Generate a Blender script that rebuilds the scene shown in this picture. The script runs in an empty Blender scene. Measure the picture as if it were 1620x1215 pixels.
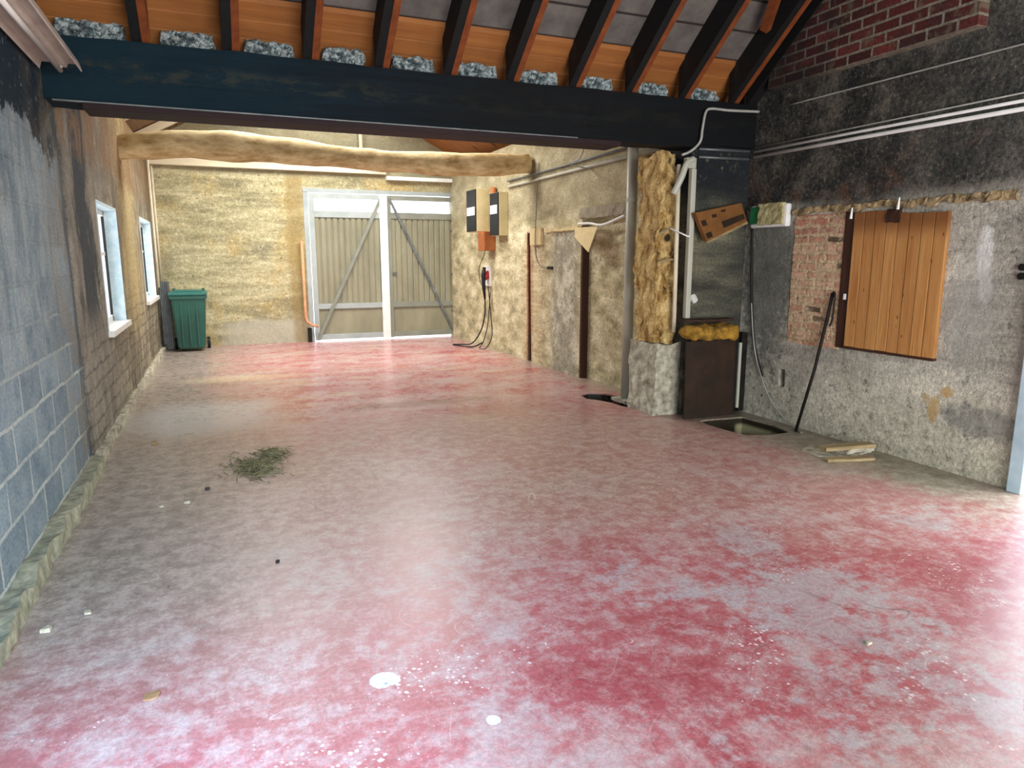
import bpy, bmesh, math, random
from mathutils import Vector, Matrix, noise as mnoise
random.seed(7)
R = math.radians
scene = bpy.context.scene
COL = scene.collection

# ------------------------------------------------------------------ camera
F_PX, W_PX = 1100.0, 1620.0
cam_d = bpy.data.cameras.new('camera')
cam_d.sensor_fit = 'HORIZONTAL'; cam_d.sensor_width = 36.0
cam_d.lens = F_PX / W_PX * 36.0
cam_d.clip_start = 0.05; cam_d.clip_end = 200
cam = bpy.data.objects.new('camera', cam_d); COL.objects.link(cam)
fwd = Vector((0.37776862, 0.90836987, -0.17931829)).normalized()
right = Vector((0.92333612, -0.38399272, 0.0)).normalized()
up = right.cross(fwd)
cam.matrix_world = Matrix(((right.x, up.x, -fwd.x, 0.0), (right.y, up.y, -fwd.y, 0.0), (right.z, up.z, -fwd.z, 1.6), (0, 0, 0, 1)))
scene.camera = cam

# ------------------------------------------------------------------ view, sky, daylight
vs = scene.view_settings
vs.view_transform = 'Standard'; vs.look = 'None'; vs.gamma = 1.0; vs.use_curve_mapping = False
vs.exposure = 0.53
world = bpy.data.worlds.new('sky'); scene.world = world; world.use_nodes = True
bg = world.node_tree.nodes['Background']
bg.inputs[0].default_value = (0.86, 0.94, 1.0, 1); bg.inputs[1].default_value = 3.0


def daylight(name, loc, target, sx, sy, power, col, spread=180):
    d = bpy.data.lights.new(name, 'AREA'); d.shape = 'RECTANGLE'; d.size = sx; d.size_y = sy
    d.energy = power; d.color = col; d.spread = R(spread)
    o = bpy.data.objects.new(name, d); COL.objects.link(o); o.location = loc
    o.rotation_euler = (Vector(target) - Vector(loc)).to_track_quat('-Z', 'Y').to_euler()
    return o


# daylight lamps: side doorway, and unseen big rear doorway, roof lights and rear left opening
daylight('unseen_rear_doorway_daylight', (2.0, -3.25, 1.4), (2.0, 4, 0.2), 4.2, 2.5, 345, (1.0, 0.985, 0.96))
daylight('side_doorway_daylight', (5.15, 2.3, 1.1), (3.0, 2.3, 0.6), 1.05, 1.9, 37, (0.88, 0.95, 1.0))
daylight('rear_left_blue_fill', (-1.1, 0.6, 1.62), (-0.7, 2.0, 0.0), 1.7, 1.2, 75, (0.45, 0.70, 1.0), 95)  # unseen source, narrowed and tinted to throw blue onto the near floor
daylight('unseen_roof_light_daylight_left', (0.55, 11.0, 4.62), (1.9, 11.5, 0.0), 2.4, 0.9, 145, (1.0, 0.97, 0.90))
daylight('unseen_roof_light_daylight_right', (2.85, 11.0, 4.62), (1.5, 11.3, 0.0), 2.4, 0.9, 145, (1.0, 0.97, 0.90))


# ------------------------------------------------------------------ material tools
def C(h):
    h = h.lstrip('#')
    v = [int(h[i:i + 2], 16) / 255 for i in (0, 2, 4)]
    return tuple(x / 12.92 if x <= 0.04045 else ((x + 0.055) / 1.055) ** 2.4 for x in v) + (1.0,)


class Mat:
    def __init__(s, name):
        s.m = bpy.data.materials.new(name); s.m.use_nodes = True
        s.nt = s.m.node_tree; s.n = s.nt.nodes
        s.b = s.n['Principled BSDF']
        s._p = None

    def link(s, a, b): s.nt.links.new(a, b)

    def set(s, sock, v):
        if isinstance(v, bpy.types.NodeSocket): s.link(v, sock)
        elif isinstance(v, tuple) and len(v) == 3 and len(sock.default_value) == 4: sock.default_value = v + (1,)
        else: sock.default_value = v

    def pos(s):
        if not s._p: s._p = s.n.new('ShaderNodeNewGeometry').outputs['Position']
        return s._p

    def obj(s):
        return s.n.new('ShaderNodeTexCoord').outputs['Object']

    def sep(s, v=None):
        q = s.n.new('ShaderNodeSeparateXYZ'); s.link(v or s.pos(), q.inputs[0])
        return q.outputs[0], q.outputs[1], q.outputs[2]

    def comb(s, x, y, z=0.0):
        q = s.n.new('ShaderNodeCombineXYZ')
        for i, v in enumerate((x, y, z)): s.set(q.inputs[i], v)
        return q.outputs[0]

    def map(s, scale=(1, 1, 1), loc=(0, 0, 0), rot=(0, 0, 0), vec=None):
        q = s.n.new('ShaderNodeMapping'); s.link(vec or s.pos(), q.inputs[0])
        q.inputs['Location'].default_value = loc; q.inputs['Scale'].default_value = scale; q.inputs['Rotation'].default_value = rot
        return q.outputs[0]

    def noise(s, scale, detail=5, rough=0.6, vec=None, dist=0.0):
        q = s.n.new('ShaderNodeTexNoise'); s.link(vec or s.pos(), q.inputs['Vector'])
        q.inputs['Scale'].default_value = scale; q.inputs['Detail'].default_value = detail
        q.inputs['Roughness'].default_value = rough; q.inputs['Distortion'].default_value = dist
        return q.outputs['Fac']

    def vor(s, scale, feature='F1', vec=None, out='Distance', rnd=1.0):
        q = s.n.new('ShaderNodeTexVoronoi'); q.feature = feature; s.link(vec or s.pos(), q.inputs['Vector'])
        q.inputs['Scale'].default_value = scale; q.inputs['Randomness'].default_value = rnd
        return q.outputs[out]

    def math(s, op, a, b=0.0, clamp=False):
        q = s.n.new('ShaderNodeMath'); q.operation = op; q.use_clamp = clamp
        s.set(q.inputs[0], a); s.set(q.inputs[1], b)
        return q.outputs[0]

    def sm(s, v, a, b, lo=0.0, hi=1.0):
        q = s.n.new('ShaderNodeMapRange'); q.interpolation_type = 'SMOOTHSTEP'
        s.set(q.inputs[0], v)
        if a > b: a, b, lo, hi = b, a, hi, lo
        for i, x in enumerate((a, b, lo, hi)): q.inputs[i + 1].default_value = x
        return q.outputs[0]

    def ramp(s, fac, *stops):
        q = s.n.new('ShaderNodeValToRGB'); s.link(fac, q.inputs[0]); e = q.color_ramp.elements
        while len(e) < len(stops): e.new(0.5)
        for el, (p, c) in zip(e, stops):
            el.position = p; el.color = C(c) if isinstance(c, str) else c
        return q.outputs[0]

    def mix(s, fac, a, b, mode='MIX'):
        q = s.n.new('ShaderNodeMix'); q.data_type = 'RGBA'; q.blend_type = mode
        s.set(q.inputs[0], fac)
        s.set(q.inputs[6], C(a) if isinstance(a, str) else a); s.set(q.inputs[7], C(b) if isinstance(b, str) else b)
        return q.outputs[2]

    def brick(s, vec, w, h, mortar, smooth=0.1, off=0.5, bias=0.0):
        q = s.n.new('ShaderNodeTexBrick'); s.link(vec, q.inputs['Vector'])
        q.inputs['Scale'].default_value = 1; q.inputs['Brick Width'].default_value = w; q.inputs['Row Height'].default_value = h
        q.inputs['Mortar Size'].default_value = mortar; q.inputs['Mortar Smooth'].default_value = smooth; q.inputs['Bias'].default_value = bias
        q.offset = off
        q.inputs['Color1'].default_value = (0, 0, 0, 1); q.inputs['Color2'].default_value = (1, 1, 1, 1); q.inputs['Mortar'].default_value = (.5, .5, .5, 1)
        return q.outputs['Color'], q.outputs['Fac']

    def bump(s, h, strength=0.5, dist=0.02):
        q = s.n.new('ShaderNodeBump'); q.inputs['Strength'].default_value = strength; q.inputs['Distance'].default_value = dist
        s.link(h, q.inputs['Height'])
        if s.b.inputs['Normal'].is_linked: s.link(s.b.inputs['Normal'].links[0].from_socket, q.inputs['Normal'])
        s.link(q.outputs[0], s.b.inputs['Normal'])

    def grain(s, col, scale=70, amt=0.35, lo=0.3, hi=0.7):
        n = s.noise(scale, 4, 0.75); k = s.sm(n, lo, hi, 1 - amt, 1 + amt)
        q = s.n.new('ShaderNodeMix'); q.data_type = 'RGBA'; q.blend_type = 'MULTIPLY'; q.inputs[0].default_value = 1
        s.link(col, q.inputs[6]); s.link(s.comb(k, k, k), q.inputs[7])
        return q.outputs[2]

    def pits(s, col, scale, thr, c, sel=0.5, w=0.9):
        v = s.vor(scale, vec=s.map(loc=(0.37, 0.11, 0.23))); k = s.noise(scale * 0.18, 3, 0.6)
        return s.mix(s.math('MULTIPLY', s.sm(v, thr, thr * 0.5), s.sm(k, sel, sel + 0.08, 0, w)), col, c)

    def done(s, col, rough=0.85, metal=0.0, spec=0.3):
        s.set(s.b.inputs['Base Color'], C(col) if isinstance(col, str) else col)
        s.set(s.b.inputs['Roughness'], rough); s.set(s.b.inputs['Metallic'], metal)
        s.b.inputs['Specular IOR Level'].default_value = spec
        return s.m


def simple(name, a, b, scale=8.0, rough=0.7, metal=0.0, bump=0.0, stretch=(1, 1, 1), spec=0.3):
    m = Mat(name); v = m.map(scale=stretch, vec=m.obj())
    f = m.noise(scale, 6, 0.65, v)
    if bump: m.bump(f, bump, 0.01)
    return m.done(m.ramp(f, (0.3, a), (0.7, b)), rough, metal, spec)


def wood(name, a, b, dark, axis=0, ring=14.0, rough=0.7):
    m = Mat(name); st = [ring, ring, ring]; st[axis] = ring * 0.06
    v = m.map(scale=tuple(st), vec=m.obj())
    f = m.noise(1.0, 6, 0.7, v, 0.6)
    col = m.ramp(f, (0.28, a), (0.7, b))
    k = m.vor(1.0, vec=m.map(scale=tuple(x * 0.35 for x in st), vec=m.obj()))
    col = m.mix(m.sm(k, 0.14, 0.05), col, dark)
    m.bump(f, 0.25, 0.01)
    return m.done(col, rough)


# ---- floor: worn red paint on concrete
def mat_floor():
    m = Mat('red_painted_concrete'); x, y, z = m.sep()
    big = m.noise(0.55, 4, 0.55, dist=0.4); mid = m.noise(1.7, 7, 0.68, dist=0.7); fine = m.noise(10, 7, 0.78); grit = m.noise(75, 4, 0.75)
    wide = m.noise(1.0, 6, 0.6, m.map(scale=(1, 1, 1), loc=(9, 2, 0)))
    red = m.ramp(mid, (0.3, '#9c4349'), (0.5, '#ad5b60'), (0.72, '#b87a78'))
    red = m.mix(m.sm(fine, 0.42, 0.62, 0, 0.5), red, '#b98886')
    # chalky scuffs where the paint has gone
    s1 = m.math('ADD', m.math('MULTIPLY', mid, 0.5), m.math('MULTIPLY', fine, 0.5))
    pale = m.mix(grit, '#a88d8b', '#cfbebc')
    col = m.mix(m.sm(s1, 0.45, 0.62, 0, 0.72), red, pale)
    mid2 = m.noise(2.6, 8, 0.75, m.map(loc=(7, 3, 0)), 0.8)
    col = m.mix(m.sm(mid2, 0.53, 0.65, 0, 0.5), col, m.mix(grit, '#a99896', '#c4b6b5'))
    # bare grey patches at the near right
    bare = m.math('MULTIPLY', m.sm(m.math('ADD', wide, m.math('MULTIPLY', fine, 0.45)), 0.74, 0.84), m.sm(x, 0.6, 1.6))
    col = m.mix(m.math('MULTIPLY', m.math('MULTIPLY', bare, m.sm(y, 4.2, 2.8)), 0.62), col, m.mix(grit, '#9a979a', '#bcb8bb'))
    # brown grey tracked dirt through the middle of the hall
    tr = m.math('ADD', m.sm(m.math('ABSOLUTE', m.math('SUBTRACT', y, 5.0)), 3.0, 0.8, 0, 0.75), m.math('MULTIPLY', m.math('SUBTRACT', big, 0.5), 1.5), True)
    dirt = m.mix(m.sm(fine, 0.35, 0.65), '#9a8072', '#c2ab9e')
    col = m.mix(m.math('MULTIPLY', tr, 0.8), col, dirt)
    # rosy cleaner paint at the far end, ochre dust streaks
    far = m.math('MULTIPLY', m.sm(y, 7.5, 9.5), m.sm(mid, 0.44, 0.58))
    col = m.mix(m.math('MULTIPLY', far, 0.4), col, '#a5686a')
    fp = m.math('MULTIPLY', m.sm(m.noise(1.5, 7, 0.72, m.map(scale=(0.7, 1.6, 1), loc=(1, 6, 0))), 0.45, 0.6), m.sm(y, 6, 8))
    col = m.mix(m.math('MULTIPLY', fp, 0.65), col, m.mix(fine, '#ab9492', '#cdbbb6'))
    och = m.sm(m.noise(1.3, 6, 0.7, m.map(scale=(0.6, 2.2, 1), loc=(3, 0, 0))), 0.54, 0.66)
    col = m.mix(m.math('MULTIPLY', m.math('MULTIPLY', och, m.sm(y, 5, 8.5)), 0.75), col, m.mix(fine, '#b09a80', '#d6c4a6'))
    # grey dust along the left wall and the right wall
    dl = m.sm(m.math('ADD', x, m.math('MULTIPLY', m.math('SUBTRACT', s1, 0.5), 2.6)), 0.7, -0.75)
    col = m.mix(m.math('MULTIPLY', dl, m.sm(y, 2.2, 4.0, 0.15, 0.9)), col, m.mix(m.sm(fine, 0.35, 0.65), '#7d776e', '#b0a79b'))
    dr = m.math('MULTIPLY', m.sm(m.math('ADD', x, m.math('MULTIPLY', m.math('SUBTRACT', s1, 0.5), 1.8)), 3.95, 4.75), m.sm(y, 1.8, 3.4))
    col = m.mix(m.math('MULTIPLY', dr, 0.95), col, m.mix(m.sm(fine, 0.35, 0.65), '#6f6a58', '#a39c88'))
    # pale grey oval patch by the window
    d2 = m.math('ADD', m.math('POWER', m.math('DIVIDE', m.math('ADD', x, 0.25), 0.85), 2.0), m.math('POWER', m.math('DIVIDE', m.math('SUBTRACT', y, 7.6), 1.0), 2.0))
    col = m.mix(m.sm(m.math('ADD', d2, m.math('MULTIPLY', fine, 0.8)), 1.5, 0.5, 0, 0.55), col, '#bcbcbf')
    # chips: small white flecks crowding the near end
    wv = m.math('MULTIPLY', m.math('SUBTRACT', grit, 0.5), 0.02)
    cv = m.comb(m.math('ADD', x, wv), m.math('SUBTRACT', y, wv), 0.0)
    rsel = m.noise(1.3, 5, 0.65, m.map(loc=(11, 5, 0)))
    for sc, sl in ((48, 0.47), (24, 0.56)):
        dots = m.vor(sc, vec=cv); rnd = m.sep(m.vor(sc, vec=cv, out='Color'))[0]
        near = m.math('MULTIPLY', m.sm(y, 3.6, 2.0), m.sm(rsel, sl, sl + 0.16))
        chip = m.sm(m.math('SUBTRACT', m.math('MULTIPLY', m.math('MULTIPLY', near, rnd), 0.55), dots), 0.0, 0.10)
        col = m.mix(m.math('MULTIPLY', chip, 0.85), col, '#dccbcc')
    # one bare round chip with a bolt hole, one smaller, and stains
    for (cx, cy, rx, ry, c1) in ((0.48, 2.43, 0.055, 0.05, '#d2d3d6'), (0.48, 2.405, 0.008, 0.008, '#d44'), (0.78, 2.05, 0.025, 0.028, '#ded7da'), (0.1, 9.9, 0.7, 0.25, '#d9c3a2'), (1.9, 7.4, 0.9, 0.16, '#7b5a45')):
        d = m.math('ADD', m.math('POWER', m.math('DIVIDE', m.math('SUBTRACT', x, cx), rx), 2.0), m.math('POWER', m.math('DIVIDE', m.math('SUBTRACT', y, cy), ry), 2.0))
        sharp = c1[1] == 'd' and rx < 0.1
        if len(c1) == 4: c1 = '#8d949a'
        col = m.mix(m.sm(m.math('ADD', d, m.math('MULTIPLY', m.math('SUBTRACT', fine, 0.5), 3.0)), 1.15 if sharp else 1.8, 0.9 if sharp else 0.0, 0, 0.9 if sharp else 0.5), col, c1)
    # curling scratches
    for sc, loc, c1 in ((1.1, (0, 0, 0), '#d9c7c0'), (0.8, (5, 9, 0), '#5f3c38'), (2.0, (2, 4, 0), '#cdbdb4')):
        nn = m.noise(sc, 1.5, 0.5, m.map(loc=loc), 1.5)
        ln = m.sm(m.math('ABSOLUTE', m.math('SUBTRACT', nn, 0.5)), 0.0028, 0.0)
        col = m.mix(m.math('MULTIPLY', ln, m.sm(m.noise(1.4, 2, 0.5, m.map(loc=(loc[1], 1, 0))), 0.52, 0.62, 0, 0.5)), col, c1)
    col = m.pits(col, 7, 0.06, '#5e5148', 0.5, 0.7)
    col = m.grain(col, 42, 0.16); col = m.grain(col, 120, 0.10)
    inside = m.mix(m.math('MULTIPLY', m.sm(x, 4.72, 4.78), m.sm(z, -0.05, -0.1)), m.mix(fine, '#181510', '#3a3325'), m.mix(fine, '#8f8a6a', '#c9c39a'))  # pit sides: lit right face painted cream, shaded faces painted dark
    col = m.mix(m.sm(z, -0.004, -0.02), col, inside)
    m.bump(m.math('ADD', m.math('MULTIPLY', s1, 0.6), m.math('MULTIPLY', grit, 0.4)), 0.14, 0.01)
    m.bump(big, 0.15, 0.08)
    return m.done(col, m.math('ADD', m.math('MULTIPLY', s1, 0.42), m.sm(y, 5.0, 8.0, 0.16, 0.07)), 0, 0.5)


def mat_block():
    m = Mat('grey_concrete_block'); x, y, z = m.sep()
    wob = m.noise(3, 4, 0.6); w2 = m.math('MULTIPLY', m.math('SUBTRACT', wob, 0.5), 0.045)
    v = m.comb(m.math('ADD', y, w2), m.math('ADD', m.math('ADD', z, w2), 0.12))
    bc, bf = m.brick(v, 0.45, 0.225, 0.015, 0.4)
    n = m.noise(3, 7, 0.7); g = m.noise(60, 4, 0.7); f = m.noise(14, 6, 0.75)
    blk = m.ramp(n, (0.3, '#627885'), (0.5, '#8a9ca6'), (0.7, '#a8b4b8'))
    blk = m.mix(m.math('MULTIPLY', bc, 0.6), blk, '#50616d')
    blk = m.mix(m.sm(f, 0.45, 0.7, 0, 0.5), blk, '#93a0a4')
    up_ = m.sm(m.math('ADD', z, m.math('MULTIPLY', n, 0.9)), 1.15, 2.0)
    patchy = m.sm(m.noise(2.4, 5, 0.7, m.map(loc=(4, 4, 4))), 0.34, 0.54, 0.45, 1.0)
    mort = m.mix(up_, '#b4bcb8', '#727c80')
    col = m.mix(m.math('MULTIPLY', m.math('MULTIPLY', bf, patchy), m.sm(up_, 0, 1, 1.0, 0.6)), blk, mort)
    # smeared render over the upper courses
    streak = m.noise(2.4, 7, 0.72, m.map(scale=(1, 2.6, 0.7)), 0.5)
    col = m.mix(m.math('MULTIPLY', up_, m.sm(n, 0.35, 0.6, 0.2, 0.75)), col, m.ramp(streak, (0.34, '#64747c'), (0.46, '#8c999d'), (0.56, '#a8b0b0'), (0.66, '#9a8f82')))
    # blackened tarred area at the top, dripping lower towards the beam
    edge = m.math('ADD', m.math('ADD', z, m.math('MULTIPLY', m.math('SUBTRACT', m.noise(2.6, 7, 0.7, m.map(loc=(1, 2, 6))), 0.5), 1.1)), m.math('MULTIPLY', m.sm(y, 4.6, 5.6), 0.10))
    tar = m.sm(edge, 2.36, 2.42)
    tc = m.mix(m.sm(f, 0.58, 0.66), '#142834', '#7d8f97')
    col = m.mix(tar, col, tc)
    # brown earthy edge near the beam, shade of the end seam painted dark
    br = m.math('MULTIPLY', m.sm(y, 4.9, 5.9), m.sm(m.noise(3, 6, 0.7), 0.42, 0.56))
    col = m.mix(m.math('MULTIPLY', br, 0.6), col, '#746858')
    col = m.mix(m.math('MULTIPLY', m.sm(m.math('ADD', y, m.math('MULTIPLY', m.math('SUBTRACT', streak, 0.5), 0.5)), 5.86, 6.0), 0.75), col, '#27323a')
    col = m.grain(col, 55, 0.25)
    m.bump(m.math('SUBTRACT', 1.0, m.math('MULTIPLY', bf, patchy)), 0.5, 0.012); m.bump(m.math('ADD', n, m.math('ADD', g, f)), 0.45, 0.015)
    return m.done(col, 0.85)


def mat_stone_left():
    m = Mat('rough_lime_rendered_rubble'); x, y, z = m.sep()
    n = m.noise(2.2, 8, 0.74, dist=0.5); f = m.noise(20, 6, 0.78)
    w = m.math('MULTIPLY', m.math('SUBTRACT', n, 0.5), 0.16)
    _, bf = m.brick(m.comb(m.math('ADD', y, w), m.math('ADD', z, w)), 0.34, 0.14, 0.018, 0.6)
    streak = m.noise(1.8, 7, 0.72, m.map(scale=(1, 3.5, 0.5)), 0.7)
    blot = m.noise(1.7, 7, 0.74, m.map(scale=(1, 1.6, 0.9), loc=(2, 5, 1)), 0.9)
    col = m.ramp(n, (0.34, '#5f594c'), (0.5, '#968d79'), (0.64, '#bdb499'))
    col = m.mix(m.sm(streak, 0.48, 0.6, 0, 0.75), col, '#6f6455')
    yel = m.math('MULTIPLY', m.sm(m.math('ABSOLUTE', m.math('SUBTRACT', m.math('ADD', y, m.math('MULTIPLY', m.math('SUBTRACT', blot, 0.5), 2.5)), 10.0)), 1.3, 0.3), m.sm(z, 0.4, 1.2))
    col = m.mix(m.math('MULTIPLY', yel, 0.8), col, m.mix(m.sm(f, 0.4, 0.6), '#b29c68', '#d3c290'))  # cream yellow band between the windows, its lit look painted in
    nr = m.sm(m.math('ADD', y, m.math('MULTIPLY', m.math('SUBTRACT', blot, 0.5), 4)), 9.4, 6.4)
    col = m.mix(m.math('MULTIPLY', nr, 0.85), col, m.ramp(m.math('ADD', m.math('MULTIPLY', streak, 0.5), m.math('MULTIPLY', n, 0.5)), (0.38, '#5d5a56'), (0.5, '#938c82'), (0.62, '#b5aea0')))
    # dark blue black sooty smear running down beside the block wall
    sil = m.math('MULTIPLY', m.sm(m.math('ABSOLUTE', m.math('SUBTRACT', m.math('ADD', y, m.math('MULTIPLY', m.math('SUBTRACT', blot, 0.5), 2.0)), 6.75)), 0.55, 0.25), m.sm(m.math('ADD', z, m.math('MULTIPLY', n, 0.6)), 1.15, 1.6))
    col = m.mix(m.math('MULTIPLY', sil, 0.88), col, m.mix(f, '#1b2a36', '#34424a'))
    col = m.mix(m.math('MULTIPLY', m.math('MULTIPLY', m.sm(m.math('ADD', z, m.math('MULTIPLY', m.math('SUBTRACT', n, 0.5), 0.8)), 2.3, 2.55), m.sm(blot, 0.40, 0.52)), 0.75), col, '#8f7050')
    col = m.mix(m.math('MULTIPLY', m.math('MULTIPLY', bf, m.sm(blot, 0.35, 0.6)), m.sm(z, 1.3, 0.7, 0, 0.6)), col, '#4f483e')
    col = m.mix(m.sm(f, 0.42, 0.3, 0, 0.75), col, '#413a31')
    col = m.mix(m.sm(f, 0.58, 0.72, 0, 0.5), col, '#d6cdb2')
    col = m.grain(col, 45, 0.25)
    m.bump(m.math('SUBTRACT', 1.0, m.math('MULTIPLY', bf, m.sm(z, 1.3, 0.7))), 0.4, 0.02); m.bump(m.math('ADD', n, m.math('MULTIPLY', f, 0.5)), 0.9, 0.07)
    return m.done(col, 0.9)


def mat_back():
    m = Mat('ochre_stained_old_render'); x, y, z = m.sep()
    n = m.noise(1.1, 6, 0.65, dist=0.5); f = m.noise(13, 6, 0.75); h = m.noise(1.6, 5, 0.65, m.map(scale=(0.5, 1, 3.0)), 0.4)
    col = m.ramp(h, (0.32, '#7b755a'), (0.5, '#a39b78'), (0.66, '#c4bc98'))
    col = m.mix(m.sm(n, 0.48, 0.62, 0, 0.65), col, '#ad965f')
    col = m.mix(m.sm(m.noise(0.9, 5, 0.6, m.map(loc=(4, 0, 2))), 0.56, 0.68, 0, 0.7), col, '#837d66')
    col = m.mix(m.sm(f, 0.52, 0.7, 0, 0.6), col, '#d3ccae')
    col = m.mix(m.sm(f, 0.42, 0.3, 0, 0.6), col, '#6b6248')
    col = m.pits(col, 8, 0.2, '#5f563c', 0.5, 0.6); col = m.grain(col, 38, 0.3)
    # washed pale splash zone near the floor
    lo = m.math('MULTIPLY', m.sm(m.math('ADD', z, m.math('MULTIPLY', n, 0.25)), 0.62, 0.5), m.sm(x, -0.2, 0.2))
    col = m.mix(m.math('MULTIPLY', lo, 0.75), col, m.mix(f, '#9c9a86', '#cfccbb'))
    # brown weathered band beside the gate post
    bd = m.sm(m.math('ABSOLUTE', m.math('SUBTRACT', m.math('ADD', x, m.math('MULTIPLY', n, 0.2)), 1.48)), 0.2, 0.08)
    col = m.mix(m.math('MULTIPLY', bd, 0.6), col, '#8d7748')
    col = m.mix(m.sm(m.math('ADD', z, m.math('MULTIPLY', n, 0.3)), 3.15, 3.3, 0, 0.6), col, '#8f8d78')
    m.bump(m.math('ADD', n, m.math('MULTIPLY', f, 0.6)), 0.6, 0.04)
    return m.done(col, 0.9)


def mat_right_far():
    m = Mat('cream_flaking_limewash'); x, y, z = m.sep()
    n = m.noise(1.4, 6, 0.68, dist=0.6); f = m.noise(14, 6, 0.75); h = m.noise(2.0, 5, 0.65, m.map(scale=(1, 1.3, 2.6)))
    col = m.ramp(h, (0.34, '#8b8264'), (0.5, '#bbb08b'), (0.64, '#ddd3b2'))
    col = m.mix(m.sm(n, 0.52, 0.66, 0, 0.6), col, '#ab9f80')
    # warm pinkish brick showing through around the bricked up joint
    bk = m.sm(m.math('ABSOLUTE', m.math('SUBTRACT', m.math('ADD', y, m.math('MULTIPLY', m.math('SUBTRACT', n, 0.5), 0.8)), 9.75)), 0.5, 0.2)
    _, bf = m.brick(m.comb(y, z), 0.22, 0.075, 0.012)
    col = m.mix(m.math('MULTIPLY', m.math('MULTIPLY', bk, m.sm(z, 2.05, 1.85)), m.sm(m.noise(5, 5, 0.7), 0.4, 0.65, 0.1, 0.75)), col, m.mix(bf, m.ramp(f, (0.35, '#ad8560'), (0.65, '#cdb08a')), '#d2c6a0'))
    col = m.mix(m.math('MULTIPLY', m.sm(x, 4.405, 4.43), m.sm(y, 9.6, 9.7)), col, m.mix(m.sm(f, 0.4, 0.6), '#2a1a12', '#7d4a34'))  # brick inside the chase, its shade painted in as darker brown
    red_e = m.math('MULTIPLY', m.sm(m.math('ABSOLUTE', m.math('SUBTRACT', m.math('ADD', y, m.math('MULTIPLY', m.math('SUBTRACT', f, 0.5), 0.2)), 9.88)), 0.14, 0.1), m.sm(z, 2.0, 1.9))
    col = m.mix(m.math('MULTIPLY', red_e, 0.55), col, '#9a6244')
    # grey cement patch
    gp = m.math('MULTIPLY', m.math('MULTIPLY', m.sm(y, 8.2, 8.4), m.sm(m.math('ADD', y, m.math('MULTIPLY', n, 0.4)), 9.4, 9.2)), m.sm(z, 2.0, 1.9))
    col = m.mix(m.math('MULTIPLY', gp, 0.8), col, m.ramp(m.noise(3.5, 6, 0.7), (0.36, '#76756a'), (0.5, '#a09d8c'), (0.6, '#cfccba')))
    col = m.mix(m.sm(m.math('ADD', z, m.math('MULTIPLY', n, 0.35)), 2.2, 2.5, 0, 0.7), col, m.mix(h, '#80765c', '#a79d7e'))
    col = m.mix(m.sm(f, 0.43, 0.3, 0, 0.65), col, '#6d634c')
    col = m.mix(m.sm(f, 0.56, 0.72, 0, 0.5), col, '#e2dac0')
    col = m.pits(col, 10, 0.22, '#5f563f', 0.5, 0.65); col = m.grain(col, 40, 0.3)
    m.bump(m.math('ADD', n, m.math('MULTIPLY', f, 0.7)), 0.65, 0.04)
    return m.done(col, 0.88)


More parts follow.
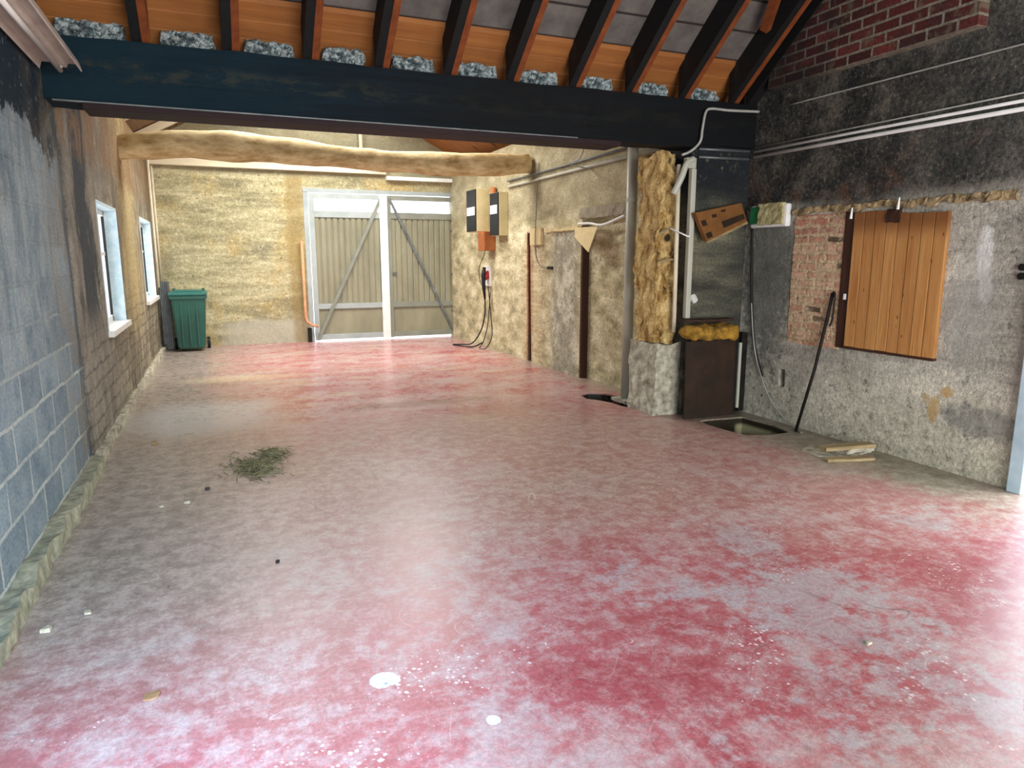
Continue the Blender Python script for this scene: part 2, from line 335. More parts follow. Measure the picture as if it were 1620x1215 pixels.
def mat_right_near():
    m = Mat('sooty_grey_rendered_wall'); x, y, z = m.sep()
    n = m.noise(1.7, 6, 0.66, dist=0.5); f = m.noise(12, 6, 0.75); g = m.noise(50, 4, 0.7); h = m.noise(1.5, 6, 0.68, m.map(scale=(0.5, 0.5, 3.2)), 0.4)
    low = m.ramp(m.math('ADD', m.math('MULTIPLY', n, 0.55), m.math('MULTIPLY', h, 0.45)), (0.36, '#85847a'), (0.5, '#bab7aa'), (0.62, '#dcd8c8'))
    low = m.mix(m.sm(m.math('ADD', z, m.math('MULTIPLY', n, 0.9)), 1.25, 0.6, 0, 0.65), low, m.mix(m.sm(f, 0.35, 0.65), '#a5a18f', '#dad5c0'))
    low = m.mix(m.sm(f, 0.45, 0.3, 0, 0.8), low, '#45453f'); low = m.pits(low, 11, 0.16, '#26251f', 0.58, 0.9); low = m.grain(low, 30, 0.28); low = m.grain(low, 75, 0.2)
    low = m.mix(m.sm(m.noise(30, 3, 0.7, m.map(scale=(1, 1, 1), loc=(5, 1, 2))), 0.62, 0.7, 0, 0.6), low, '#dcd8c8')
    # white limewash splash and yellow foam smear
    for (cy, cz, ry, rz, c1, k) in ((3.33, 1.62, 0.06, 0.2, '#e6e6e2', 0.95), (3.30, 1.40, 0.05, 0.12, '#d8d8d4', 0.7), (3.40, 1.22, 0.2, 0.4, '#a9aaa4', 0.5), (3.58, 0.45, 0.05, 0.10, '#c0a26c', 0.9), (3.49, 0.60, 0.05, 0.045, '#c0a26c', 0.9), (3.66, 0.53, 0.04, 0.04, '#b09a6c', 0.7), (5.45, 1.45, 0.35, 1.0, '#4f5450', 0.75), (3.2, 0.42, 0.35, 0.12, '#6d7170', 0.6)):
        d = m.math('ADD', m.math('POWER', m.math('DIVIDE', m.math('SUBTRACT', y, cy), ry), 2.0), m.math('POWER', m.math('DIVIDE', m.math('SUBTRACT', z, cz), rz), 2.0))
        low = m.mix(m.sm(m.math('ADD', d, m.math('MULTIPLY', m.math('SUBTRACT', f, 0.5), 3.5)), 1.5, 0.3, 0, k), low, c1)
    # soot covered upper half, with flakes showing brown brick and grey
    top = m.sm(m.math('ADD', z, m.math('MULTIPLY', m.math('SUBTRACT', n, 0.5), 0.35)), 1.98, 2.14)
    soot = m.ramp(m.noise(3.2, 7, 0.75), (0.36, '#171b1d'), (0.5, '#3b3b37'), (0.62, '#625e54'))
    soot = m.mix(m.sm(f, 0.58, 0.72, 0, 0.55), soot, '#8a8578')
    soot = m.mix(m.math('MULTIPLY', m.sm(m.noise(2.2, 5, 0.7, m.map(loc=(3, 3, 3))), 0.52, 0.66), m.sm(z, 2.7, 2.2)), soot, '#5f4636')
    soot = m.mix(m.math('MULTIPLY', m.sm(y, 4.6, 3.0), 0.3), soot, '#62645f')
    sp = m.noise(30, 6, 0.85, m.map(loc=(1, 7, 3)))
    soot = m.mix(m.sm(sp, 0.54, 0.64, 0, 0.75), soot, '#857f72'); soot = m.mix(m.sm(sp, 0.46, 0.37, 0, 0.9), soot, '#0c0e0f'); soot = m.grain(soot, 32, 0.45)
    col = m.mix(top, low, soot)
    m.bump(m.math('ADD', n, m.math('MULTIPLY', f, 0.8)), 0.8, 0.035); m.bump(g, 0.3, 0.008)
    return m.done(col, 0.85)


def mat_return():
    m = Mat('soot_stained_return_render'); x, y, z = m.sep()
    n = m.noise(2.0, 6, 0.68, dist=0.4); f = m.noise(13, 6, 0.75)
    h = m.noise(2, 5, 0.6, m.map(scale=(0.6, 1, 3)))
    col = m.ramp(h, (0.3, '#2f302a'), (0.5, '#535247'), (0.7, '#79755f'))
    dk = m.sm(m.math('ADD', z, m.math('MULTIPLY', n, 0.7)), 2.2, 2.75)
    col = m.mix(dk, col, m.mix(f, '#0e151c', '#24282a'))
    col = m.mix(m.math('MULTIPLY', m.sm(f, 0.56, 0.7), 0.5), col, '#6d6656')
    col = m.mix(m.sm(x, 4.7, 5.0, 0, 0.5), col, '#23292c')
    col = m.pits(col, 10, 0.25, '#6f6a58', 0.52, 0.5); col = m.grain(col, 40, 0.35)
    m.bump(m.math('ADD', n, f), 0.7, 0.03)
    return m.done(col, 0.85)


def mat_gable_brick():
    m = Mat('old_red_brick_sooted'); x, y, z = m.sep()
    bc, bf = m.brick(m.comb(y, z), 0.235, 0.083, 0.011, 0.2)
    n = m.noise(3, 6, 0.7); f = m.noise(20, 5, 0.7)
    col = m.mix(bc, '#3f1d1c', '#6e352e')
    col = m.mix(m.sm(n, 0.45, 0.6, 0, 0.7), col, '#3a2a28')
    col = m.mix(bf, col, m.mix(f, '#5d584f', '#98917f'))
    col = m.grain(col, 40, 0.35)
    col = m.mix(m.sm(m.noise(4.5, 5, 0.7, m.map(loc=(2, 8, 1))), 0.54, 0.64, 0, 0.7), col, '#6b6350')
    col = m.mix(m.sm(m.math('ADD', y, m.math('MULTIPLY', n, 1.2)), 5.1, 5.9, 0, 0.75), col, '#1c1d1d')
    m.bump(m.math('SUBTRACT', 1.0, bf), 0.7, 0.012); m.bump(f, 0.3, 0.008)
    return m.done(col, 0.85)


def mat_infill_brick():
    m = Mat('pale_mortar_smeared_brick'); x, y, z = m.sep()
    w = m.math('MULTIPLY', m.math('SUBTRACT', m.noise(6, 5, 0.7), 0.5), 0.05)
    bc, bf = m.brick(m.comb(m.math('ADD', y, w), m.math('ADD', z, w)), 0.21, 0.078, 0.02, 0.6)
    f = m.noise(30, 5, 0.78); n = m.noise(7, 6, 0.7)
    col = m.mix(bc, '#c4937a', '#e0bb9e')
    col = m.mix(m.math('MULTIPLY', m.sm(m.math('ADD', z, m.math('MULTIPLY', n, 0.3)), 1.8, 1.95), 0.6), col, '#ad665c')
    col = m.mix(m.math('MULTIPLY', m.sm(bc, 0.82, 0.9), m.math('SUBTRACT', 1.0, bf)), col, '#5b5040')
    sm_ = m.sm(m.math('ADD', m.math('MULTIPLY', bf, 0.5), m.math('MULTIPLY', m.math('SUBTRACT', n, 0.40), 3.0)), 0.1, 0.8)
    col = m.mix(m.math('MULTIPLY', sm_, 0.85), col, m.mix(m.sm(f, 0.35, 0.6), '#b39a76', '#d8c7a4'))
    col = m.mix(m.sm(f, 0.44, 0.33, 0, 0.8), col, '#6b4a36'); col = m.grain(col, 45, 0.3)
    m.bump(m.math('SUBTRACT', f, m.math('MULTIPLY', bf, 0.6)), 0.7, 0.014)
    return m.done(col, 0.88)


def mat_plank():
    m = Mat('varnished_pine_plank'); x, y, z = m.sep()
    idx = m.math('FLOOR', m.math('DIVIDE', m.math('SUBTRACT', y, 3.6), 0.1044))
    q = m.n.new('ShaderNodeTexWhiteNoise'); q.noise_dimensions = '1D'; m.link(idx, q.inputs['W']); r = q.outputs['Value']
    f = m.noise(1.0, 6, 0.7, m.comb(m.math('MULTIPLY', x, 20), m.math('ADD', m.math('MULTIPLY', y, 30), m.math('MULTIPLY', idx, 3)), m.math('MULTIPLY', z, 1.5)), 0.8)
    col = m.ramp(f, (0.3, '#a0652f'), (0.5, '#c18c50'), (0.7, '#d6a66a'))
    col = m.mix(m.math('MULTIPLY', r, 0.45), col, '#a36a38')
    k = m.vor(1.0, vec=m.comb(0.0, m.math('MULTIPLY', y, 14), m.math('MULTIPLY', z, 6)))
    col = m.mix(m.sm(k, 0.13, 0.05, 0, 0.85), col, '#4a250e')
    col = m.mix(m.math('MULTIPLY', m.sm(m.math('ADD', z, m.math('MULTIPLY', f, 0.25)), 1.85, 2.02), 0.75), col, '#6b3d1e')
    d = m.math('ABSOLUTE', m.math('SUBTRACT', m.math('FRACT', m.math('DIVIDE', m.math('SUBTRACT', y, 3.6), 0.1044)), 0.5))
    col = m.mix(m.sm(d, 0.44, 0.5, 0, 0.75), col, '#4a2a12')
    m.bump(f, 0.25, 0.008)
    return m.done(col, 0.6)


def mat_panels():
    m = Mat('grey_fibre_roof_panel'); x, y, z = m.sep()
    q = m.math('FRACT', m.math('DIVIDE', m.math('SUBTRACT', 5.66, y), 0.23))
    ln = m.sm(m.math('ABSOLUTE', m.math('SUBTRACT', q, 0.5)), 0.44, 0.49)
    f = m.noise(6, 5, 0.65)
    col = m.mix(ln, m.ramp(f, (0.3, '#524d4a'), (0.7, '#6f6963')), '#282220')
    m.bump(m.math('SUBTRACT', 1.0, ln), 0.4, 0.01)
    return m.done(col, 0.8)


def mat_beam():
    m = Mat('tarred_navy_black_timber')
    v = m.map(scale=(0.7, 14, 14), vec=m.obj()); n = m.noise(1.0, 7, 0.7, v, 0.6); w = m.noise(3.0, 5, 0.6, m.map(scale=(0.5, 2, 3), vec=m.obj()))
    col = m.ramp(n, (0.3, '#020a11'), (0.65, '#07202c'))
    x, y, z = m.sep(m.obj())
    col = m.mix(m.sm(x, 1.6, -1.0, 0, 0.8), col, '#09242f')  # teal lens haze painted into the timber towards its left end
    band = m.math('MULTIPLY', m.sm(m.math('ABSOLUTE', m.math('SUBTRACT', m.math('ADD', z, m.math('MULTIPLY', m.math('SUBTRACT', w, 0.5), 0.2)), 0.24)), 0.1, 0.03), m.sm(m.noise(9, 6, 0.75, m.map(scale=(0.4, 1, 1), vec=m.obj())), 0.46, 0.6))
    col = m.mix(m.math('MULTIPLY', band, 0.6), col, '#34372b')
    col = m.mix(m.sm(x, 0.3, 2.4, 0, 0.8), col, '#0c0a08')
    m.bump(n, 0.6, 0.012)
    return m.done(col, 0.75, 0, 0.18)


M = {}
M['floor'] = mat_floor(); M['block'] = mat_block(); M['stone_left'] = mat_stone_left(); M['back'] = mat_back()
M['right_far'] = mat_right_far(); M['right_near'] = mat_right_near(); M['return'] = mat_return()
M['gable_brick'] = mat_gable_brick(); M['infill'] = mat_infill_brick(); M['panels'] = mat_panels(); M['beam'] = mat_beam()
M['boards'] = wood('orange_roof_board', '#7c4a24', '#a46a36', '#331a0a', 0, 9)
M['dark_wood'] = wood('dark_rafter_wood', '#07090b', '#191817', '#030303', 1, 16)
M['red_wood'] = wood('orange_rafter_wood', '#5c2a12', '#84461f', '#2a1208', 1, 16)
M['dark_brown'] = wood('dark_brown_timber', '#2a1810', '#4a2c1c', '#140c08', 2, 14)
M['soffit'] = wood('purple_brown_soffit', '#150a0c', '#2a1618', '#080405', 0, 14)
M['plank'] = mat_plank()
M['log'] = simple('peeled_yellow_log_bark', '#94753f', '#ecd6a4', 9, 0.75, bump=0.7, stretch=(0.4, 1, 1))
M['white_paint'] = simple('white_gloss_paint', '#d8d9d2', '#f0f0ec', 5, 0.45)
M['cream_wood'] = simple('lit_pale_timber', '#c9bd9f', '#e6dcc2', 4, 0.6, stretch=(0.3, 1, 1))
M['grey_paint'] = simple('grey_gate_paint', '#6f7268', '#8b8e82', 3, 0.5, spec=0.4)
M['pale_paint'] = simple('pale_grey_gate_paint', '#8f9896', '#a9b1b0', 3, 0.5, spec=0.4)
M['green_grey'] = simple('green_grey_sheet_metal', '#77745e', '#949077', 2.5, 0.5, stretch=(1, 1, 0.3), spec=0.4)
M['bin'] = simple('dark_green_plastic', '#0f4238', '#1a5a4a', 3, 0.45, spec=0.45)
M['bin_lid'] = simple('green_lid_plastic', '#1b5a52', '#2b6b62', 3, 0.4, spec=0.45)
M['black'] = simple('black_rubber', '#0c0d0e', '#1a1b1c', 6, 0.55)
M['black_metal'] = simple('blackened_iron', '#141414', '#2b2824', 12, 0.6, 0.4, 0.2)
M['pvc'] = simple('grey_white_pvc', '#a8a898', '#c2c2b4', 3, 0.4, stretch=(1, 1, 0.3), spec=0.45)
M['white_plastic'] = simple('white_plastic', '#d6d6d2', '#efefec', 3, 0.4, spec=0.45)
M['wire'] = simple('grey_white_cable', '#8d8d86', '#b3b3ac', 6, 0.5)
M['cream_box'] = simple('cream_enclosure', '#bfb083', '#d8cb9f', 4, 0.5)
M['orange'] = simple('orange_brown_terracotta', '#82451f', '#ac6a3a', 5, 0.6)
M['salmon'] = simple('salmon_flexible_conduit', '#b8825c', '#d4a07a', 5, 0.55)
M['red'] = simple('red_industrial_plastic', '#9c1a20', '#bf2a2e', 4, 0.4, spec=0.5)
M['foam'] = simple('crumbled_yellow_mortar', '#4a4030', '#c2ab80', 16, 0.9, bump=0.8)
m = Mat('crumbling_yellow_timber'); v = m.map(scale=(1, 1, 0.45), vec=m.obj()); n = m.noise(9, 7, 0.75, v, 0.5)
c = m.ramp(n, (0.34, '#2a1c0c'), (0.43, '#9a7842'), (0.55, '#cfb277'), (0.7, '#dcc592'))
c = m.pits(m.grain(c, 45, 0.25), 6, 0.34, '#150d05', 0.47, 0.95)
m.bump(n, 0.9, 0.03); M['rot'] = m.done(c, 0.92)
M['roll'] = simple('golden_mineral_wool', '#2e1d08', '#b58a34', 8, 0.95, bump=0.8)
M['rubble'] = simple('pale_lime_rubble', '#6f6856', '#d2cdb9', 12, 0.9, bump=0.8)
M['skirt'] = simple('greenish_lime_skirting', '#6f7263', '#b0ae95', 16, 0.9, bump=0.8)
m = Mat('grey_white_loose_wool'); n = m.noise(34, 5, 0.8, m.obj(), 0.8); n2 = m.noise(6, 3, 0.6, m.obj())
c = m.ramp(n, (0.38, '#15242a'), (0.47, '#6f8082'), (0.57, '#c2cccb')); c = m.mix(m.sm(n2, 0.5, 0.36, 0, 0.8), c, '#16242a')
m.bump(n, 1.0, 0.015); M['fluff'] = m.done(c, 0.95)
M['rust'] = simple('rusty_brown_sheet', '#1f1812', '#3d2b1e', 4, 0.7, 0.2, 0.2)
M['cardboard'] = simple('brown_cardboard', '#64431f', '#86592e', 6, 0.85)
M['green_film'] = simple('green_plastic_film', '#0f5a34', '#2a7a4c', 5, 0.4)
M['wool'] = simple('cream_wood_wool', '#8d8458', '#d0c898', 16, 0.95, bump=0.9)
M['plaster'] = simple('cream_plasterboard', '#c6b283', '#dcc99c', 5, 0.85)
M['blue_paint'] = simple('pale_blue_paint', '#9fb8c6', '#c3d6e0', 4, 0.5)
M['reveal'] = simple('bluish_white_limewash', '#b4ced9', '#dcebf0', 14, 0.8, bump=0.3)
M['grey_board'] = simple('grey_lintel_concrete', '#7d7462', '#a09680', 8, 0.85, bump=0.4)
M['straw'] = simple('dry_grey_straw', '#55523a', '#95906c', 12, 0.95)
M['leaf'] = simple('orange_dry_leaf', '#8a6244', '#a88460', 14, 0.85)
M['scrap'] = wood('old_scrap_wood', '#6d5c3e', '#b5a078', '#3a2e1c', 0, 16)
M['steel'] = simple('grey_weathered_steel', '#55595a', '#7f8484', 6, 0.5, 0.5)
M['luminaire'] = simple('yellowed_white_enamel', '#b5a79a', '#d8cbbd', 4, 0.35, spec=0.5)
M['far_boards'] = wood('brown_far_roof_boards', '#5e4a34', '#87694a', '#33261a', 1, 10)


def mat_glass():
    m = Mat('window_glass'); b = m.b
    b.inputs['Base Color'].default_value = (0.95, 0.98, 1, 1); b.inputs['Roughness'].default_value = 0.05
    tr = m.n.new('ShaderNodeBsdfTransparent'); gl = m.n.new('ShaderNodeBsdfGlossy'); gl.inputs['Roughness'].default_value = 0.05
    mx = m.n.new('ShaderNodeMixShader'); mx.inputs[0].default_value = 0.08
    m.link(tr.outputs[0], mx.inputs[1]); m.link(gl.outputs[0], mx.inputs[2])
    m.link(mx.outputs[0], m.n['Material Output'].inputs[0])
    return m.m


M['glass'] = mat_glass()
t = Mat('fluorescent_tube'); M['tube'] = t.done('#e8e4dc', 0.25, 0, 0.5)


# ------------------------------------------------------------------ geometry tools
class MB:
    def __init__(s): s.bm = bmesh.new()

    def box(s, lo, hi, bev=0.0, rot=None, piv=None):
        lo, hi = Vector(lo), Vector(hi); c = (lo + hi) / 2; d = hi - lo
        r = bmesh.ops.create_cube(s.bm, size=1.0); vs_ = r['verts']
        for v in vs_: v.co = Vector((v.co.x * d.x, v.co.y * d.y, v.co.z * d.z)) + c
        if rot is not None: bmesh.ops.rotate(s.bm, cent=Vector(piv) if piv is not None else c, matrix=rot, verts=vs_)
        if bev:
            es = {e for v in vs_ for e in v.link_edges}
            bmesh.ops.bevel(s.bm, geom=list(es), offset=bev, segments=2, affect='EDGES', profile=0.6)
        return s

    def prism(s, pts, ext, bev=0.0):
        """closed polygon (3D points in one plane) extruded along ext"""
        vs_ = [s.bm.verts.new(p) for p in pts]; f = s.bm.faces.new(vs_)
        r = bmesh.ops.extrude_face_region(s.bm, geom=[f])
        nv = [g for g in r['geom'] if isinstance(g, bmesh.types.BMVert)]
        bmesh.ops.translate(s.bm, vec=Vector(ext), verts=nv)
        return s

    def poly(s, outline, holes, ext):
        """polygon with holes, extruded"""
        edges = []
        for loop in [outline] + holes:
            v = [s.bm.verts.new(p) for p in loop]
            edges += [s.bm.edges.new((v[i], v[(i + 1) % len(v)])) for i in range(len(v))]
        r = bmesh.ops.triangle_fill(s.bm, use_beauty=True, use_dissolve=False, edges=edges)
        fs = [g for g in r['geom'] if isinstance(g, bmesh.types.BMFace)]
        r = bmesh.ops.extrude_face_region(s.bm, geom=fs)
        nv = [g for g in r['geom'] if isinstance(g, bmesh.types.BMVert)]
        bmesh.ops.translate(s.bm, vec=Vector(ext), verts=nv)
        return s

    def tube(s, pts, rad, seg=10, cap=True):
        pts = [Vector(p) for p in pts]; n = len(pts)
        rads = rad if isinstance(rad, (list, tuple)) else [rad] * n
        rings = []; prev = None
        for i, p in enumerate(pts):
            d = (pts[min(i + 1, n - 1)] - pts[max(i - 1, 0)]).normalized()
            if prev is None:
                a = Vector((0, 0, 1)) if abs(d.z) < 0.9 else Vector((1, 0, 0))
                u = d.cross(a).normalized()
            else:
                u = (prev - d * prev.dot(d)).normalized()
            prev = u; w = d.cross(u)
            rings.append([s.bm.verts.new(p + (u * math.cos(2 * math.pi * k / seg) + w * math.sin(2 * math.pi * k / seg)) * rads[i]) for k in range(seg)])
        for a, b in zip(rings, rings[1:]):
            for k in range(seg): s.bm.faces.new((a[k], a[(k + 1) % seg], b[(k + 1) % seg], b[k]))
        if cap:
            s.bm.faces.new(rings[0][::-1]); s.bm.faces.new(rings[-1])
        return s

    def rough(s, lo, hi, step, amp, freq, seed=0, squash=None):
        """lumpy block: subdivided box pushed about by noise"""
        lo, hi = Vector(lo), Vector(hi); d = hi - lo; c = (lo + hi) / 2
        nx, ny, nz = (max(1, int(round(q / step))) for q in d)
        vm = {}

        def vert(i, j, k):
            if (i, j, k) not in vm:
                p = Vector((lo.x + d.x * i / nx, lo.y + d.y * j / ny, lo.z + d.z * k / nz))
                if squash:
                    q = Vector(((p.x - c.x) / d.x * 2, (p.y - c.y) / d.y * 2, (p.z - c.z) / d.z * 2))
                    ln = max(q.length, 1e-6); mx = max(abs(q.x), abs(q.y), abs(q.z))
                    q = q.lerp(q * (mx / ln), squash)
                    p = Vector((c.x + q.x * d.x / 2, c.y + q.y * d.y / 2, c.z + q.z * d.z / 2))
                nv = mnoise.noise_vector(p * freq + Vector((seed, seed * 2, 0))) + 0.5 * mnoise.noise_vector(p * freq * 2.3 + Vector((seed, 5, 0)))
                vm[(i, j, k)] = s.bm.verts.new(p + nv * amp)
            return vm[(i, j, k)]
        for i in range(nx):
            for j in range(ny):
                for k, fl in ((0, 1), (nz, 0)):
                    q = [vert(i, j, k), vert(i + 1, j, k), vert(i + 1, j + 1, k), vert(i, j + 1, k)]
                    s.bm.faces.new(q[::-1] if fl else q)
        for i in range(nx):
            for k in range(nz):
                for j, fl in ((0, 0), (ny, 1)):
                    q = [vert(i, j, k), vert(i + 1, j, k), vert(i + 1, j, k + 1), vert(i, j, k + 1)]
                    s.bm.faces.new(q[::-1] if fl else q)
        for j in range(ny):
            for k in range(nz):
                for i, fl in ((0, 1), (nx, 0)):
                    q = [vert(i, j, k), vert(i, j + 1, k), vert(i, j + 1, k + 1), vert(i, j, k + 1)]
                    s.bm.faces.new(q[::-1] if fl else q)
        return s

    def build(s, name, mat, parent=None, smooth=False, origin=None):
        bmesh.ops.recalc_face_normals(s.bm, faces=s.bm.faces)
        if origin is None and parent is None and s.bm.verts:
            xs = [v.co for v in s.bm.verts]
            origin = Vector(((min(v.x for v in xs) + max(v.x for v in xs)) / 2, (min(v.y for v in xs) + max(v.y for v in xs)) / 2, min(v.z for v in xs)))
        if parent is not None:
            p = parent; origin = Vector((0, 0, 0))
            while p is not None: origin += p.location; p = p.parent
        bmesh.ops.translate(s.bm, vec=-Vector(origin), verts=s.bm.verts)
        me = bpy.data.meshes.new(name); s.bm.to_mesh(me); s.bm.free()
        me.materials.append(M[mat] if isinstance(mat, str) else mat)
        if smooth:
            for p_ in me.polygons: p_.use_smooth = True
        o = bpy.data.objects.new(name, me); COL.objects.link(o)
        if parent is not None: o.parent = parent
        else: o.location = origin
        return o


def tag(o, label, cat, group=None):
    o['label'] = label; o['category'] = cat
    if group: o['group'] = group
    return o


def structure(o, label=None):
    o['kind'] = 'structure'
    if label: o['label'] = label
    return o


def empty(name, loc, label=None, cat=None, group=None):
    o = bpy.data.objects.new(name, None); COL.objects.link(o); o.location = loc; o.empty_display_size = 0.1
    if label: tag(o, label, cat, group)
    return o


# positions of the main planes (metres)
XL, XR, XN = -1.0, 4.4, 5.0        # left wall, far right wall, near right wall
YB, YJ, YF = 13.8, 5.8, -3.3       # back wall, return wall, wall behind the camera
SL = 0.78                          # slope of the near roof
ZR, YR0 = 3.2, 5.95                # underside of near roof passes (y=5.95, z=3.2)
YRIDGE = 1.3


def roof_z(y): return ZR + (YR0 - (y if y > YRIDGE else 2 * YRIDGE - y)) * SL


def ellipse_hole(pts): return [Vector(p) for p in pts]


# ------------------------------------------------------------------ SETTING
# floor with two broken open pits
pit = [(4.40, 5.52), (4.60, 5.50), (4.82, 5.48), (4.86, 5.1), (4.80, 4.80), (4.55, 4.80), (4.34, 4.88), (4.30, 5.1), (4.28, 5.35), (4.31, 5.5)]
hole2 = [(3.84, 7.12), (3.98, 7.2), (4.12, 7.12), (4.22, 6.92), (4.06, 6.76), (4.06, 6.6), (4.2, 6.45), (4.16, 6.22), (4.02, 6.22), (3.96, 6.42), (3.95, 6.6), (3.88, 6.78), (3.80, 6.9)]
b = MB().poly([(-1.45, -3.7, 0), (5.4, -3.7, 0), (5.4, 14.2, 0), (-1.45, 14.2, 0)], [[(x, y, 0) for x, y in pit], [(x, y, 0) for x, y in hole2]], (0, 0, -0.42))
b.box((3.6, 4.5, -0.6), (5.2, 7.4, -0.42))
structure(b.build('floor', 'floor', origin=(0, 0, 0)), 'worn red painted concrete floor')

# left wall: block part near the camera with an unseen opening for the blue fill lamp
def wl(y0, y1, z0, z1, x): return [(x, y0, z0), (x, y1, z0), (x, y1, z1), (x, y0, z1)]
gl = [(XL, YF, 0), (XL, 6.02, 0), (XL, 6.02, roof_z(6.02)), (XL, YRIDGE, roof_z(YRIDGE)), (XL, YF, roof_z(YF))]
b = MB().poly(gl, [wl(-0.3, 1.5, 1.0, 2.25, XL)], (-0.35, 0, 0))
structure(b.build('wall_left', 'block', origin=(0, 0, 0)), 'grey concrete block wall on the near left')
W1 = (7.5, 8.85, 0.9, 2.1); W2 = (11.4, 13.1, 0.96, 2.15)
b = MB().poly([(XL, 6.09, 0), (XL, YB + 0.1, 0), (XL, YB + 0.1, 3.35), (XL, 6.09, 3.35)], [wl(*W1, XL), wl(*W2, XL)], (-0.35, 0, 0))
b.box((XL - 0.35, 6.0, 0), (XL - 0.12, 6.1, 3.35))
structure(b.build('wall_left_far', 'stone_left', origin=(0, 0, 0)), 'rough rendered rubble wall on the far left')
# lumpy skirting of lime mortar along the block wall and far wall
b = MB().rough((XL - 0.05, -3.2, -0.05), (XL + 0.09, 5.98, 0.10), 0.07, 0.03, 6, 3)
structure(b.build('baseboard_left', 'skirt', smooth=False), 'lumpy lime mortar skirting')
b = MB().rough((XL - 0.05, 6.1, -0.05), (XL + 0.05, YB, 0.08), 0.09, 0.03, 5, 8)
structure(b.build('baseboard_left_far', 'rubble'), 'rubble skirting')

for i, (y0, y1, z0, z1) in enumerate((W1, W2)):
    w = empty('window_%d' % (i + 1), (XL - 0.14, (y0 + y1) / 2, z0)); structure(w, 'white framed window in the left wall, ' + ('nearer one' if i == 0 else 'farther one'))
    f = MB(); xa, xb = XL - 0.165, XL - 0.115
    for lo, hi in (((y0, z0), (y0 + 0.06, z1)), ((y1 - 0.06, z0), (y1, z1)), ((y0, z0), (y1, z0 + 0.07)), ((y0, z1 - 0.06), (y1, z1))):
        f.box((xa, lo[0], lo[1]), (xb, hi[0], hi[1]), 0.004)
    f.build('frame', 'white_paint', w)
    MB().box((xa + 0.02, (y0 + y1) / 2 - 0.035, z0 + 0.06), (xb, (y0 + y1) / 2 + 0.035, z1 - 0.05), 0.003).build('mullion', 'white_paint', w)
    MB().box((xa + 0.02, y0 + 0.05, z0 + (z1 - z0) * 0.6), (xb - 0.005, y1 - 0.05, z0 + (z1 - z0) * 0.6 + 0.035), 0.003).build('glazing_bar', 'white_paint', w)
    MB().box((XL - 0.138, y0 + 0.05, z0 + 0.06), (XL - 0.132, y1 - 0.05, z1 - 0.05)).build('pane', 'glass', w)
    # painted reveal boards line the opening in front of the frame
    r = MB()
    r.box((XL - 0.115, y1 - 0.012, z0), (XL + 0.006, y1 + 0.006, z1)).box((XL - 0.115, y0 - 0.006, z0), (XL + 0.006, y0 + 0.012, z1))
    r.box((XL - 0.115, y0, z1 - 0.012), (XL + 0.006, y1, z1 + 0.02))
    r.build('reveal', 'reveal', w)
    MB().box((XL - 0.115, y0 - 0.03, z0 - 0.045), (XL + 0.05, y1 + 0.04, z0 + 0.012), 0.006).build('sill', 'white_paint', w)
    MB().box((XL - 0.13, y1 - 0.115, z0 + 0.08), (XL - 0.108, y1 - 0.075, z1 - 0.07)).build('sash_edge', 'black', w)

# back wall with gate opening, gable shaped
GX0, GX1, GZ = 1.62, 4.50, 2.82
ridge_x, ridge_z = 1.7, 5.0
b = MB().poly([(-1.4, YB, 0), (GX0, YB, 0), (GX0, YB, GZ), (GX1, YB, GZ), (GX1, YB, 0), (4.9, YB, 0), (4.9, YB, 3.35), (ridge_x, YB, ridge_z + 0.1), (-1.4, YB, 3.35)], [], (0, 0.35, 0))
structure(b.build('wall_back', 'back', origin=(0, 0, 0)), 'ochre stained rendered back wall')

# far right wall with door recess and chase
b = MB()
REC = (7.0, 8.2, 0.0, 2.08)
b.poly([(XR, YJ + 0.55, 0), (XR, REC[0], 0), (XR, REC[0], REC[3]), (XR, REC[1], REC[3]), (XR, REC[1], 0), (XR, 9.80, 0), (XR, 9.86, 1.95), (XR, 9.97, 1.98), (XR, 9.93, 0), (XR, YB + 0.1, 0), (XR, YB + 0.1, 3.35), (XR, YJ + 0.55, 3.35)], [], (0.45, 0, 0))
b.box((XR + 0.09, REC[0] - 0.05, 0), (XR + 0.4, REC[1] + 0.05, REC[3] + 0.05))
b.box((XR + 0.09, 9.7, 0), (XR + 0.4, 10.05, 2.05))
structure(b.build('wall_right_far', 'right_far', origin=(0, 0, 0)), 'cream limewashed wall on the far right')

# near right wall (gable) with door opening and a slot
gr = [(XN, YF, 0), (XN, 1.75, 0), (XN, 1.75, 2.1), (XN, 2.90, 2.1), (XN, 2.90, 0), (XN, 6.3, 0), (XN, 6.3, roof_z(6.3) + 0.3), (XN, YRIDGE, roof_z(YRIDGE)), (XN, YF, roof_z(YF))]
b = MB().poly(gr, [[(XN, 5.12, 0.36), (XN, 5.20, 0.35), (XN, 5.21, 0.52), (XN, 5.13, 0.53)]], (0.35, 0, 0))
b.box((XN + 0.2, 5.05, 0.3), (XN + 0.34, 5.28, 0.6))
structure(b.build('wall_right', 'right_near', origin=(0, 0, 0)), 'sooty grey rendered wall on the near right')
# exposed brick facing above 3.15 m
b = MB().prism([(XN, 3.5, 3.16), (XN, 5.50, 3.16), (XN, 5.45, roof_z(5.45) - 0.05), (XN, YRIDGE + 0.6, roof_z(YRIDGE + 0.6) - 0.05), (XN, YRIDGE + 0.6, 3.9), (XN, 3.1, 3.9), (XN, 3.12, 3.42), (XN, 3.5, 3.40)], (-0.10, 0, 0))
structure(b.build('trim_1', 'gable_brick', origin=(0, 0, 0)), 'red brick facing high on the right gable')
# return wall beside the pillar
b = MB().box((XR - 0.10, YJ, 0), (XN + 0.1, YJ + 0.55, 3.045))
structure(b.build('wall_right_return', 'return', origin=(0, 0, 0)), 'soot stained return wall')
